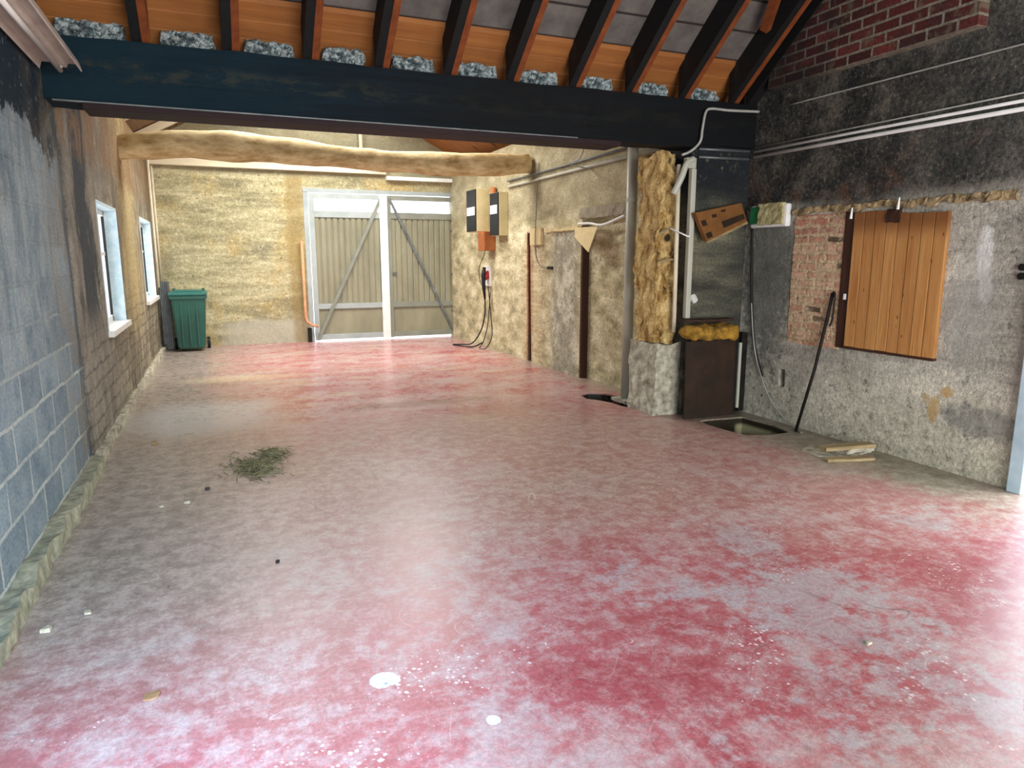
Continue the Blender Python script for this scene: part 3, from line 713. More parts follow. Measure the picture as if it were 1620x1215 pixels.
# projecting ledge of broken lintel above the shutter
b = MB().rough((XN - 0.025, 3.15, 1.99), (XN + 0.04, 5.15, 2.045), 0.025, 0.03, 11, 2)
structure(b.build('trim_2', 'foam'), 'crumbled yellow ledge above the shutter')
# brick infill beside shutter
b = MB().rough((XN - 0.012, 4.52, 0.80), (XN + 0.05, 5.12, 1.98), 0.06, 0.008, 7, 4)
structure(b.build('trim_3', 'infill'), 'pale brick infill left of the shutter')
# wall behind the camera with the big doorway
b = MB().poly([(-1.4, YF, 0), (-0.2, YF, 0), (-0.2, YF, 2.9), (4.2, YF, 2.9), (4.2, YF, 0), (5.4, YF, 0), (5.4, YF, roof_z(YF) + 0.2), (-1.4, YF, roof_z(YF) + 0.2)], [], (0, -0.35, 0))
structure(b.build('wall_front', 'right_near', origin=(0, 0, 0)), 'wall behind the camera')
# side door frame, pale blue
dfr = empty('door_3', (XN, 2.9, 0)); structure(dfr, 'pale blue door frame at the right edge')
MB().box((XN - 0.05, 2.86, 0), (XN + 0.36, 2.955, 2.14), 0.006).build('jamb', 'blue_paint', dfr)
MB().box((XN - 0.05, 1.70, 0), (XN + 0.36, 1.79, 2.14), 0.006).build('jamb', 'blue_paint', dfr)
MB().box((XN - 0.05, 1.79, 2.06), (XN + 0.36, 2.86, 2.14), 0.006).build('head', 'blue_paint', dfr)

# near roof: slab split in two slopes, orange boards at the eaves, grey panels above
def slope(y0, y1, t0, t1, x0=-1.3, x1=5.35):
    return MB().prism([(x0, y0, roof_z(y0) + t0), (x0, y1, roof_z(y1) + t0), (x0, y1, roof_z(y1) + t1), (x0, y0, roof_z(y0) + t1)], (x1 - x0, 0, 0))
ceil = slope(5.66, YRIDGE, 0, 0.1).build('ceiling', 'panels', origin=(0, 0, 0)); structure(ceil, 'grey panelled roof underside')
bb = MB()
for ya, yb in ((5.685, 5.794), (5.806, 5.912), (5.926, 6.10)):
    bb.prism([(-1.3, ya, roof_z(ya) - 0.012), (-1.3, yb, roof_z(yb) - 0.012), (-1.3, yb, roof_z(yb) + 0.06), (-1.3, ya, roof_z(ya) + 0.06)], (6.65, 0, 0))
bo = bb.build('roof_boards', 'boards', ceil); bo['label'] = 'orange pine eaves boards'
b = slope(YRIDGE, YF - 0.35, 0, 0.1); structure(b.build('ceiling_rear', 'panels', origin=(0, 0, 0)), 'rear roof slope')

# far roof: two slopes of boards with roof light openings
def farslope(s):
    xe = -1.35 if s < 0 else 4.85; ze = 3.35 - 0.0
    def pt(f, y): return (xe + (ridge_x - xe) * f, y, ze + (ridge_z - ze) * f)
    b = MB().poly([pt(0, 6.02), pt(0, YB + 0.35), pt(1, YB + 0.35), pt(1, 6.02)], [[pt(0.45, 9.7), pt(0.45, 12.3), pt(0.8, 12.3), pt(0.8, 9.7)]], (0, 0, 0.08))
    return b
structure(farslope(-1).build('ceiling_far_left', 'far_boards', origin=(0, 0, 0)), 'boarded left roof slope of the far bay')
structure(farslope(1).build('ceiling_far_right', 'boards', origin=(0, 0, 0)), 'boarded right roof slope of the far bay')
# wall above the header beam closing the far bay from the near roof
b = MB().poly([(-1.3, 6.02, 3.24), (4.9, 6.02, 3.24), (4.9, 6.02, 3.4), (ridge_x, 6.02, ridge_z + 0.08), (-1.3, 6.02, 3.4)], [], (0, 0.08, 0))
structure(b.build('wall_above_beam', 'far_boards', origin=(0, 0, 0)), 'boarding above the header beam')

# ------------------------------------------------------------------ GATE LEAVES
def gate(n, x0, x1, pal, panel, brace_left, label):
    w = x1 - x0; Y = 0.0
    g = empty('door_%d' % n, (x0, YB + 0.02, 0.02)); structure(g, label); g['category'] = 'gate'
    ox, oy = x0, YB + 0.02
    def bx(lo, hi, bev=0.004): return MB().box((ox + lo[0], oy + lo[1], lo[2]), (ox + hi[0], oy + hi[1], hi[2]), bev)
    H_ = 2.78; t = 0.05
    for xx in (0, w - 0.09): bx((xx, -t, 0.02), (xx + 0.09, 0, H_)).build('stile', pal, g)
    for z0, z1 in ((0.03, 0.13), (0.62, 0.72), (2.34, 2.46), (H_ - 0.09, H_)): bx((0.09, -t, z0), (w - 0.09, 0, z1)).build('rail', pal, g)
    # ribbed sheet
    p = MB(); nr = 11; x = 0.09; span = (w - 0.18) / nr
    for k in range(nr):
        xa = ox + 0.09 + k * span
        p.box((xa, oy - 0.03, 0.70), (xa + span * 0.66, oy + 0.0, 2.36), 0.005)
        p.box((xa + span * 0.66, oy - 0.003, 0.70), (xa + span, oy + 0.0, 2.36))
    p.build('ribbed_panel', panel, g)
    bx((0.09, -0.015, 0.12), (w - 0.09, 0, 0.63), 0).build('kick_panel', panel, g)
    bx((0.09, -0.008, 2.45), (w - 0.09, -0.002, H_ - 0.08), 0).build('transom_pane', 'glass', g)
    # diagonal brace of angle iron
    a, c = ((0.06, 0.06), (w - 0.08, 2.72)) if brace_left else ((w - 0.06, 0.06), (0.06, 2.72))
    d = Vector((c[0] - a[0], 0, c[1] - a[1])); nrm = Vector((-d.z, 0, d.x)).normalized() * (0.032 if brace_left else 0.024)
    q = [Vector((ox + a[0], oy - 0.055, a[1])) - nrm, Vector((ox + a[0], oy - 0.055, a[1])) + nrm, Vector((ox + c[0], oy - 0.055, c[1])) + nrm, Vector((ox + c[0], oy - 0.055, c[1])) - nrm]
    MB().prism(q, (0, -0.02, 0)).build('brace', 'grey_paint' if brace_left else 'steel', g)
    return g, bx, w


g1, bx, w = gate(1, 1.63, 3.06, 'pale_paint', 'green_grey', True, 'left leaf of the grey metal gate, paler frame')
bx((w - 0.12, -0.075, 0.02), (w + 0.035, -0.05, 2.78)).build('cover_strip', 'white_paint', g1)
g2, bx, w = gate(2, 3.08, 4.49, 'grey_paint', 'green_grey', False, 'right leaf of the grey metal gate beside the right wall')
bx((0.08, -0.075, 1.28), (0.18, -0.05, 1.31)).build('handle', 'steel', g2)
for z in (0.5, 1.25, 2.1): bx((w - 0.12, -0.08, z), (w - 0.02, -0.05, z + 0.04)).build('hinge', 'steel', g2)
b = MB().box((GX0 - 0.09, YB - 0.01, 0), (GX0 + 0.0, YB + 0.1, GZ + 0.04), 0.004).box((GX0 - 0.09, YB - 0.02, GZ - 0.02), (GX1, YB + 0.1, GZ + 0.05), 0.004)
structure(b.build('trim_4', 'pale_paint', origin=(0, 0, 0)), 'pale gate frame')

# ------------------------------------------------------------------ ROOF TIMBERS
hb = empty('header_beam', (0, 5.72, 2.62), 'massive tarred navy black timber header beam spanning the hall', 'beam')
MB().rough((XL + 0.0, 5.73, 2.64), (XR + 0.14, 6.01, 3.06), 0.09, 0.012, 3, 1).build('timber', 'beam', hb)
MB().box((XR + 0.1, 5.735, 2.66), (XN, 5.795, 3.07), 0.01).build('beam_end', 'beam', hb)
lp = MB().box((XL + 0.22, 5.705, 2.592), (3.45, 6.0, 2.638), 0.006).build('soffit_plank', 'soffit', hb); lp['label'] = 'dark red brown soffit plank under the beam'

MB().box((XL + 0.05, 5.70, 2.632), (3.0, 5.73, 2.642), 0.002).build('edge_strip', 'steel', hb)['label'] = 'thin grey strip along the lower edge of the beam'

RX = [-0.43, 0.15, 0.71, 1.25, 1.81, 2.36, 2.95, 3.52, 4.10, 4.68]
raf0 = None
where = ['leftmost rafter near the left wall', 'second rafter from the left wall', 'third rafter from the left wall', 'fourth rafter from the left wall', 'fifth rafter from the left wall', 'fifth rafter from the brick gable', 'fourth rafter from the brick gable', 'third rafter from the brick gable', 'second rafter from the brick gable', 'the one beside the forked brace']
for i, x in enumerate(RX):
    if i == 0:
        raf0 = empty('rafter', (x, 5.74, 3.06))
        y0, y1 = 5.76, YRIDGE
        def rb(xa, xb, drop, lift):
            return MB().prism([(x + xa, y0, 3.062), (x + xa, y0 + 0.0, roof_z(y0) - lift), (x + xa, y1, roof_z(y1) - lift), (x + xa, y1, roof_z(y1) - drop)], (xb - xa, 0, 0))
        rb(-0.02, 0.045, 0.27, 0.0).build('rafter_timber', 'dark_wood', raf0)  # dark and orange faces of one rafter, split into two strips
        rb(0.046, 0.098, 0.285, 0.0).build('orange_strip', 'red_wood', raf0)['label'] = 'orange strip along the side of the rafter'
        r = raf0
    else:
        r = raf0.copy(); COL.objects.link(r); r.location.x = x
        for ch in raf0.children:
            c = ch.copy(); COL.objects.link(c); c.parent = r
    tag(r, 'dark roof rafter with orange strip, ' + where[i], 'rafter', 'rafters above the header beam')
# gable edge rafter and the forked brace
b = MB().prism([(XN - 0.115, 5.76, 3.062), (XN - 0.115, 5.76, roof_z(5.76)), (XN - 0.115, YRIDGE, roof_z(YRIDGE)), (XN - 0.115, YRIDGE, roof_z(YRIDGE) - 0.26)], (0.11, 0, 0))
tag(b.build('verge_rafter', 'dark_wood'), 'dark rafter lying against the brick gable on the right', 'rafter')
b = MB().tube([(4.585, 5.22, roof_z(5.22) - 0.2), (4.38, 4.75, roof_z(4.75) - 0.16)], 0.05, 4)
tag(b.build('forked_brace', 'red_wood'), 'short slanting timber brace forking off the last rafter at the top right', 'brace')

# lumps of grey wool stuffed behind the rafters
for i in range(len(RX)):
    xa = (RX[i - 1] + 0.12 if i else XL + 0.05); xb = RX[i] - 0.05
    b = MB().rough((xa + 0.02, 5.84, 3.04), (xb - 0.015, 5.93, 3.195), 0.02, 0.026, 13, i * 3.1, 0.3)
    nm = ['left wall and leftmost rafter', 'first and second rafters from the left wall', 'second and third rafters from the left wall', 'third and fourth rafters from the left wall', 'fourth and fifth rafters from the left wall', 'the two middle rafters', 'fourth and fifth rafters from the gable', 'third and fourth rafters from the gable', 'second and third rafters from the gable', 'last two rafters by the gable'][i]
    tag(b.build('wool_stuffing', 'fluff'), 'grey wool tuft above the beam, between ' + nm, 'insulation', 'insulation tufts above the beam')

# crooked log tie beam
lp_ = [(-1.08, 2.86), (-0.89, 2.91), (-0.23, 2.98), (0.51, 2.98), (1.29, 2.95), (2.13, 2.90), (3.03, 2.895), (3.8, 2.92), (4.45, 2.97)]
pts = []; rads = []
for i in range(len(lp_) - 1):
    for k in range(6):
        f = k / 6; x = lp_[i][0] * (1 - f) + lp_[i + 1][0] * f; z = lp_[i][1] * (1 - f) + lp_[i + 1][1] * f
        pts.append((x, 9.85 + 0.05 * math.sin(x * 1.3), z)); rads.append(0.150 + 0.02 * math.exp(-((x - 0.3) / 1.2) ** 2) + 0.014 * math.sin(x * 2.1 + 1) + 0.008 * math.sin(x * 7))
b = MB().tube(pts, rads, 20)
for v in b.bm.verts: v.co += mnoise.noise_vector(v.co * 4) * 0.014
log = b.build('log_beam', 'log', smooth=True); tag(log, 'crooked peeled yellow log spanning the far bay below the roof', 'beam')
b = MB().box((XL, YB - 0.12, 3.16), (3.08, YB, 3.30), 0.006)
tag(b.build('wall_plate', 'cream_wood'), 'long pale painted timber along the back wall below the log', 'timber')
b = MB().box((3.09, YB - 0.14, 3.06), (XR, YB, 3.13), 0.006)
tag(b.build('lintel_board', 'white_paint'), 'shorter white board on the back wall above the right gate leaf', 'board')
b = MB().tube([(2.62, 13.7, 3.3), (2.62, 13.7, 4.4)], 0.035, 8)
tag(b.build('roof_post', 'cream_wood'), 'thin pale upright post above the log near the middle of the back wall', 'post')
for i, y in enumerate((7.4, 9.0, 10.9, 12.6)):  # rafters behind the log get pale wood that paints them as lit
    b = MB().prism([(-1.3, y, 3.24), (-1.3, y, 3.36), (1.6, y, 4.93), (1.6, y, 4.78)], (0, 0.09, 0))
    tag(b.build('far_rafter', 'dark_brown' if i < 2 else 'cream_wood'), ['dark brown rafter of the far bay nearest the header beam', 'dark brown rafter of the far bay just before the log', 'rafter of the far bay just behind the log, painted pale as lit', 'rafter of the far bay nearest the back wall, painted pale as lit'][i], 'rafter', 'rafters of the far bay')

# ------------------------------------------------------------------ FLUORESCENT FITTING top left
fl = empty('fluorescent_light', (-0.85, 4.6, 2.78), 'long yellowed strip light fitting fixed high on the left wall', 'light')
y0, y1 = 3.4, 5.5
prof = [(-0.115, 0.0), (-0.10, 0.045), (-0.045, 0.045), (-0.035, 0.02), (0.035, 0.02), (0.045, 0.045), (0.10, 0.045), (0.115, 0.0), (0.12, 0.01), (0.105, 0.06), (-0.105, 0.06), (-0.12, 0.01)]
MB().prism([(-0.85 + x, y0, 2.78 + z) for x, z in prof], (0, y1 - y0, 0)).build('reflector', 'luminaire', fl)
MB().box((-0.885, y0 + 0.02, 2.838), (-0.815, y1 - 0.06, 2.885), 0.004).build('gear_tray', 'luminaire', fl)
MB().tube([(-0.85, y0 + 0.03, 2.778), (-0.85, y1 - 0.015, 2.778)], 0.016, 12).build('tube', 'tube', fl, True)
MB().box((-0.862, y1 - 0.03, 2.77), (-0.838, y1 - 0.01, 2.81), 0.002).build('tube_holder', 'white_plastic', fl)
for yy in (3.7, 5.1): MB().box((-1.0, yy, 2.86), (-0.83, yy + 0.03, 2.888)).build('bracket', 'steel', fl)

# ------------------------------------------------------------------ WHEELIE BIN
bn = empty('wheelie_bin', (-0.52, 13.35, 0), 'dark green wheelie bin standing in the far left corner', 'bin')
def frustum(c, z0, z1, w0, d0, w1, d1, dy=0.0):
    b = MB(); P0 = [(-w0, -d0), (w0, -d0), (w0, d0), (-w0, d0)]; P1 = [(-w1, -d1), (w1, -d1), (w1, d1), (-w1, d1)]
    va = [b.bm.verts.new((c[0] + x, c[1] + y, z0)) for x, y in P0]; vb = [b.bm.verts.new((c[0] + x, c[1] + y + dy, z1)) for x, y in P1]
    b.bm.faces.new(va[::-1]); b.bm.faces.new(vb)
    for k in range(4): b.bm.faces.new((va[k], va[(k + 1) % 4], vb[(k + 1) % 4], vb[k]))
    bmesh.ops.bevel(b.bm, geom=list(b.bm.edges), offset=0.025, segments=2, affect='EDGES')
    return b
frustum((-0.52, 13.35), 0.05, 0.95, 0.21, 0.24, 0.27, 0.31).build('body', 'bin', bn)
MB().box((-0.81, 13.02, 0.90), (-0.23, 13.68, 0.965), 0.012).build('rim', 'bin', bn)
lid = MB().box((-0.82, 13.0, 0.962), (-0.22, 13.70, 1.02), 0.02).build('lid', 'bin_lid', bn)
MB().box((-0.74, 13.1, 1.015), (-0.30, 13.6, 1.045), 0.014).build('lid_dome', 'bin_lid', lid)
for sx in (-0.78, -0.31):
    MB().box((sx, 13.62, 0.98), (sx + 0.05, 13.74, 1.06), 0.01).build('handle', 'bin', bn)
for sx in (-0.80, -0.28):
    MB().tube([(sx, 13.56, 0.10), (sx + 0.05, 13.56, 0.10)], 0.10, 18).build('wheel', 'black', bn)
for sx in (-0.64, -0.52, -0.40):
    MB().box((sx - 0.012, 13.045, 0.12), (sx + 0.012, 13.12, 0.86), 0.003).build('rib', 'bin', bn)

# dark ribbed sheet in the corner behind the bin
b = MB()
for k in range(5): b.box((-0.985 + k * 0.03, 13.70 - k * 0.01, 0), (-0.962 + k * 0.03, 13.73, 1.18))
b.box((-0.99, 13.725, 0), (-0.83, 13.735, 1.18))
tag(b.build('ribbed_sheet', 'steel'), 'narrow dark ribbed sheet standing in the corner behind the green bin', 'sheet')
for k, (x, y, lab) in enumerate(((-0.95, 13.76, 'thin pale pipe running down the far left corner'), (-0.955, 13.2, 'second thin pale pipe, on the left wall just before the corner'))):
    b = MB().tube([(x, y, 1.2 if k == 0 else 1.1), (x, y, 3.2)], 0.022, 8)
    tag(b.build('wall_pipe', 'cream_wood', smooth=True), lab, 'pipe')

# orange flexible conduit left of the gate
b = MB().tube([(1.46, 13.72, 1.9), (1.46, 13.72, 0.5), (1.48, 13.70, 0.40), (1.56, 13.66, 0.33), (1.68, 13.64, 0.31)], 0.028, 10)
tag(b.build('conduit_hose', 'salmon', smooth=True), 'salmon flexible hose hanging beside the left gate leaf', 'hose')
b = MB().box((1.49, 13.7, 0.0), (1.56, 13.79, 0.27), 0.005)
tag(b.build('gate_stop', 'black_metal'), 'short black iron stop at the foot of the gate frame', 'stop')

# ------------------------------------------------------------------ ELECTRICS on far right wall
def enclosure(x0, y0, y1, z0, z1, label, lampz):
    e = empty('fuse_box', (XR, (y0 + y1) / 2, z0), label, 'fuse box')
    MB().box((x0 + 0.012, y0, z0), (XR, y1, z1), 0.006).build('case', 'cream_box', e)
    MB().box((x0 - 0.004, y0 + 0.006, z0 + 0.006), (x0 + 0.012, y1 - 0.006, z1 - 0.006), 0.003).build('door', 'black', e)
    MB().box((x0 - 0.012, y0 + 0.05, lampz), (x0 - 0.003, y1 - 0.05, lampz + 0.14)).build('label_plate', 'white_plastic', e)
    return e
enclosure(4.16, 11.62, 12.12, 2.04, 2.76, 'cream fuse box with black front, nearer the gate', 2.32)
enclosure(4.235, 10.75, 11.15, 1.95, 2.64, 'cream fuse box with black front, farther from the gate', 2.3)
b = MB().box((4.19, 11.30, 1.71), (XR, 11.62, 2.03), 0.008)
tag(b.build('junction_box', 'orange'), 'orange junction box below the two fuse boxes', 'box')
b = MB().tube([(4.34, 11.25, 2.05), (4.34, 11.25, 2.75)], 0.05, 10)
tag(b.build('cable_duct', 'orange', smooth=True), 'orange brown duct rising between the two fuse boxes', 'duct')
sk = empty('power_socket', (XR, 11.65, 1.2), 'red industrial power socket with black plug on the far right wall', 'socket')
MB().box((4.36, 11.5, 1.10), (XR, 11.82, 1.45), 0.01).build('back_plate', 'white_plastic', sk)
MB().tube([(4.38, 11.6, 1.31), (4.27, 11.56, 1.25)], [0.07, 0.062], 16).build('socket_body', 'red', sk, True)
MB().tube([(4.28, 11.55, 1.42), (4.24, 11.5, 1.3), (4.25, 11.5, 1.05), (4.27, 11.5, 0.88)], [0.03, 0.04, 0.03, 0.018], 12).build('plug', 'black', sk, True)
def curve_pts(ctrl, n=8):
    out = []; P_ = [Vector(p) for p in ctrl]; P_ = [P_[0]] + P_ + [P_[-1]]
    for i in range(1, len(P_) - 2):
        for k in range(n):
            t_ = k / n; a, b_, c, d = P_[i - 1:i + 3]
            out.append(0.5 * ((2 * b_) + (c - a) * t_ + (2 * a - 5 * b_ + 4 * c - d) * t_ * t_ + (3 * b_ - a - 3 * c + d) * t_ ** 3))
    out.append(P_[-2]); return out
def cable(name, mat, ctrl, rad, label, cat, group=None, seg=6):
    b = MB().tube(curve_pts(ctrl), rad, seg)
    return tag(b.build(name, mat, smooth=True), label, cat, group)
cable('power_cable', 'black', [(4.27, 11.5, 0.875), (4.3, 11.6, 0.6), (4.28, 11.75, 0.3), (4.2, 12.0, 0.05), (4.05, 12.2, 0.014), (3.9, 12.2, 0.014), (4.1, 11.75, 0.014), (4.25, 11.6, 0.1)], 0.012, 'black cable trailing from the red socket onto the floor, thicker one', 'cable')
cable('extension_lead', 'black', [(4.33, 11.5, 1.1), (4.34, 11.4, 0.6), (4.32, 11.3, 0.25), (4.25, 11.4, 0.03), (4.18, 11.55, 0.012), (4.28, 11.62, 0.12), (4.34, 11.55, 0.45), (4.35, 11.45, 1.0)], 0.008, 'thin black lead looped down the wall below the red socket', 'cable')
cable('loop_wire', 'black', [(4.32, 11.6, 1.72), (4.3, 11.65, 1.6), (4.31, 11.9, 1.4), (4.32, 11.85, 1.15), (4.33, 11.6, 1.06)], 0.006, 'thin black wire bowed around the red socket', 'wire')

# conduits high along the far right wall
for k, (za, zb, r, mt, lab) in enumerate(((2.71, 2.73, 0.02, 'pvc', 'lower pale conduit along the top of the far right wall'), (2.80, 2.83, 0.014, 'steel', 'upper thin grey conduit along the top of the far right wall'))):
    b = MB().tube([(XR - 0.025, 10.7, za), (XR - 0.025, 9.0, za + 0.005), (XR - 0.025, 6.4, zb)], r, 8)
    tag(b.build('wall_conduit', mt, smooth=True), lab, 'conduit')
cable('hanging_wire', 'wire', [(3.25, 6.05, 2.63), (3.5, 6.6, 2.60), (3.9, 7.6, 2.68), (4.38, 8.0, 2.69)], 0.009, 'white wire hanging from under the beam to the far right wall', 'wire')
cable('drop_wire', 'steel', [(4.385, 9.53, 2.95), (4.34, 9.52, 2.2), (4.33, 9.51, 1.70), (4.36, 9.4, 1.48), (4.385, 9.1, 1.45)], 0.007, 'thin grey wire dropping down the far right wall and hooking forward', 'wire')
b = MB().box((XR - 0.03, 9.05, 1.43), (XR, 9.2, 1.47), 0.004)
tag(b.build('wire_clip', 'black'), 'small black clip at the end of the drooping wall wire', 'clip')
b = MB().rough((XR - 0.05, 9.38, 1.78), (XR, 9.76, 2.02), 0.05, 0.012, 9, 4)
tag(b.build('mortar_pad', 'plaster'), 'cream rounded mortar pad stuck on the wall left of the grey cement patch', 'pad')
b = MB().prism([(XR - 0.02, 8.35, 1.98), (XR - 0.02, 7.75, 1.98), (XR - 0.12, 7.60, 1.93), (XR - 0.16, 7.72, 1.66), (XR - 0.06, 8.28, 1.86)], (-0.02, -0.02, 0))
tag(b.build('plasterboard_scrap', 'plaster'), 'torn triangular cream plasterboard scrap hanging at the head of the blocked doorway', 'scrap')
b = MB().rough((XR - 0.035, REC[0] - 0.02, 2.09), (XR + 0.08, 8.22, 2.22), 0.04, 0.014, 9, 6)
structure(b.build('trim_5', 'grey_board'), 'grey concrete lintel of the blocked doorway')
b = MB().box((XR - 0.008, REC[1] - 0.04, 0), (XR + 0.09, REC[1] + 0.01, 2.0), 0.006)
tag(b.build('door_post', 'dark_brown'), 'dark brown timber post at the left side of the blocked doorway', 'post')
b = MB().box((XR + 0.0, 9.86, 0), (XR + 0.09, 9.92, 0.42), 0.01)
tag(b.build('post_stub', 'dark_brown'), 'short dark timber stub at the foot of the brick chase', 'post')
cable('torn_bracket', 'white_plastic', [(XR - 0.03, 8.25, 2.03), (XR - 0.06, 7.9, 2.02), (XR - 0.06, 7.55, 1.99), (XR - 0.03, 7.1, 2.08)], 0.016, 'bent white strip across the head of the blocked doorway', 'strip')

b = MB().rough((XR - 0.035, 8.24, 1.955), (XR + 0.02, 9.3, 1.995), 0.03, 0.016, 10, 13)
structure(b.build('trim_7', 'plaster'), 'thin crumbled plaster edge above the grey cement patch')

# ------------------------------------------------------------------ PIPE, ROTTEN POST, PILLAR
pp = empty('drain_pipe', (4.19, 6.69, 0), 'tall grey white plastic drain pipe standing from floor to beam', 'pipe')
MB().tube([(4.19, 6.69, -0.03), (4.19, 6.69, 3.2)], 0.058, 24).build('pipe', 'pvc', pp, True)
MB().rough((4.06, 6.5, -0.01), (4.32, 6.8, 0.022), 0.05, 0.012, 9, 2).build('foot_slab', 'rubble', pp)['label'] = 'pale broken slab around the pipe foot'
for z in (1.15, 2.2): MB().tube([(4.19, 6.69, z), (4.19, 6.69, z + 0.03)], 0.064, 24).build('clip', 'pvc', pp)

b = MB().rough((4.03, 5.93, 0.74), (4.24, 6.3, 2.60), 0.026, 0.045, 7, 11)
rpost = tag(b.build('rotten_post', 'rot'), 'crumbling yellow timber post rising from the rubble pillar to the beam', 'post')
b = MB().rough((4.0, 5.86, -0.04), (4.36, 6.34, 0.74), 0.045, 0.035, 5, 21)
tag(b.build('rubble_pillar', 'rubble'), 'pale lumpy lime rubble plinth under the crumbling post', 'plinth')
for k, (p, q, lab) in enumerate((((4.0, 5.95, 1.80), (4.14, 5.88, 1.88), 'upper splinter sticking across the crumbling post'), ((4.02, 5.9, 1.55), (4.17, 5.86, 1.58), 'lower splinter sticking across the crumbling post'))):
    MB().tube([p, ((p[0] + q[0]) / 2, p[1] - 0.05, (p[2] + q[2]) / 2 + 0.01), q], [0.012, 0.016, 0.008], 6).build('splinter', 'scrap', rpost)['label'] = lab
cable('tie_wire', 'white_plastic', [(4.12, 5.86, 1.88), (4.18, 5.76, 1.83), (4.24, 5.73, 1.80), (4.255, 5.73, 1.81)], 0.008, 'short white wire from the crumbling post to the white conduit', 'wire')
b = MB().tube([(4.17, 5.83, 2.48), (4.19, 5.83, 0.86)], 0.022, 10)
tag(b.build('beige_conduit', 'cream_wood', smooth=True), 'thin beige conduit upright between the crumbling post and white conduit', 'conduit')
wc = empty('white_conduit', (4.29, 5.77, 0.9), 'white square conduit with elbow running down beside the crumbling post', 'conduit')
MB().box((4.265, 5.745, 1.0), (4.32, 5.80, 2.44), 0.008).build('upright', 'pvc', wc)
MB().tube(curve_pts([(4.1, 5.8, 2.2), (4.16, 5.76, 2.36), (4.2, 5.75, 2.48), (4.28, 5.75, 2.53)]), 0.03, 10).build('elbow', 'pvc', wc, True)
MB().box((4.20, 5.74, 2.44), (4.31, 5.80, 2.54), 0.01).build('junction_box', 'pvc', wc)
# pipes on return wall and over the beam
cable('beam_conduit', 'wire', [(4.15, 5.76, 2.56), (4.24, 5.74, 2.60), (4.30, 5.69, 2.68), (4.32, 5.69, 2.80), (4.35, 5.69, 2.95), (4.42, 5.69, 2.985), (4.62, 5.69, 2.985), (4.98, 5.69, 3.0)], 0.013, 'grey white conduit climbing over the face of the header beam', 'conduit')
for k, (z, lab) in enumerate(((2.63, 'upper of the two short pipes along the return wall'), (2.555, 'lower of the two short pipes along the return wall'))):
    b = MB().tube([(4.36, YJ - 0.02, z), (4.97, YJ - 0.02, z + 0.008)], 0.014, 8)
    tag(b.build('return_pipe', 'steel', smooth=True), lab, 'pipe', 'pipes on the return wall')
# long white conduits on the near right wall
for k, (z0, z1, r, mt, lab) in enumerate(((2.575, 2.555, 0.016, 'white_plastic', 'lowest white conduit along the near right wall'), (2.625, 2.61, 0.012, 'white_plastic', 'second white conduit up on the near right wall'), (2.665, 2.67, 0.006, 'wire', 'thin grey cable just above the white conduits on the right'))):
    b = MB().tube([(XN - 0.02, 5.72, z0), (XN - 0.022, 4.5, z0 + 0.0), (XN - 0.02, 2.0, z1)], r, 10)
    tag(b.build('long_conduit', mt, smooth=True), lab, 'conduit')
cable('high_cable', 'wire', [(XN - 0.01, 5.3, 2.99), (XN - 0.01, 4.0, 2.985), (XN - 0.01, 2.2, 2.975)], 0.007, 'thin cable strung high along the soot wall below the brick', 'cable')

# low dark board and ledge with wool roll
b = MB().box((4.37, 5.63, 0), (4.8, 5.8, 0.80), 0.004)
structure(b.build('trim_6', 'return', origin=(0, 0, 0)), 'low dark plinth in front of the return wall')
b = MB().box((4.19, 5.60, 0.005), (4.79, 5.63, 0.785), 0.004, Matrix.Rotation(R(-1.2), 3, 'X'))
tag(b.build('rusty_sheet', 'rust'), 'rusty dark brown steel sheet leaning below the golden wool roll', 'sheet')
b = MB().rough((4.12, 5.45, 0.80), (4.76, 5.72, 0.95), 0.03, 0.03, 9, 15, 0.5)
tag(b.build('wool_roll', 'roll'), 'golden mineral wool roll lying on the ledge above the rusty sheet', 'insulation')
b = MB().rough((4.2, 5.60, 0.978), (4.75, 5.73, 0.994), 0.04, 0.005, 8, 3)
tag(b.build('dark_cover_board', 'dark_brown'), 'thin dark board lying on top of the golden wool roll', 'board')
pf = empty('corner_stanchion', (4.88, 5.66, 0), 'narrow black steel upright with pale strip in the corner by the floor pit', 'upright')
MB().box((4.82, 5.64, 0.02), (4.86, 5.79, 0.80), 0.004).box((4.90, 5.64, 0.02), (4.97, 5.79, 0.84), 0.004).build('upright', 'black_metal', pf)
MB().box((4.865, 5.63, 0.06), (4.895, 5.66, 0.74), 0.003).build('pale_strip', 'pvc', pf)
b = MB().tube([(4.375, 5.80, 1.20), (4.38, 5.755, 1.17)], [0.045, 0.03], 10)
tag(b.build('plaster_knob', 'white_paint'), 'small white blob stuck on the return wall above the wool roll', 'blob')

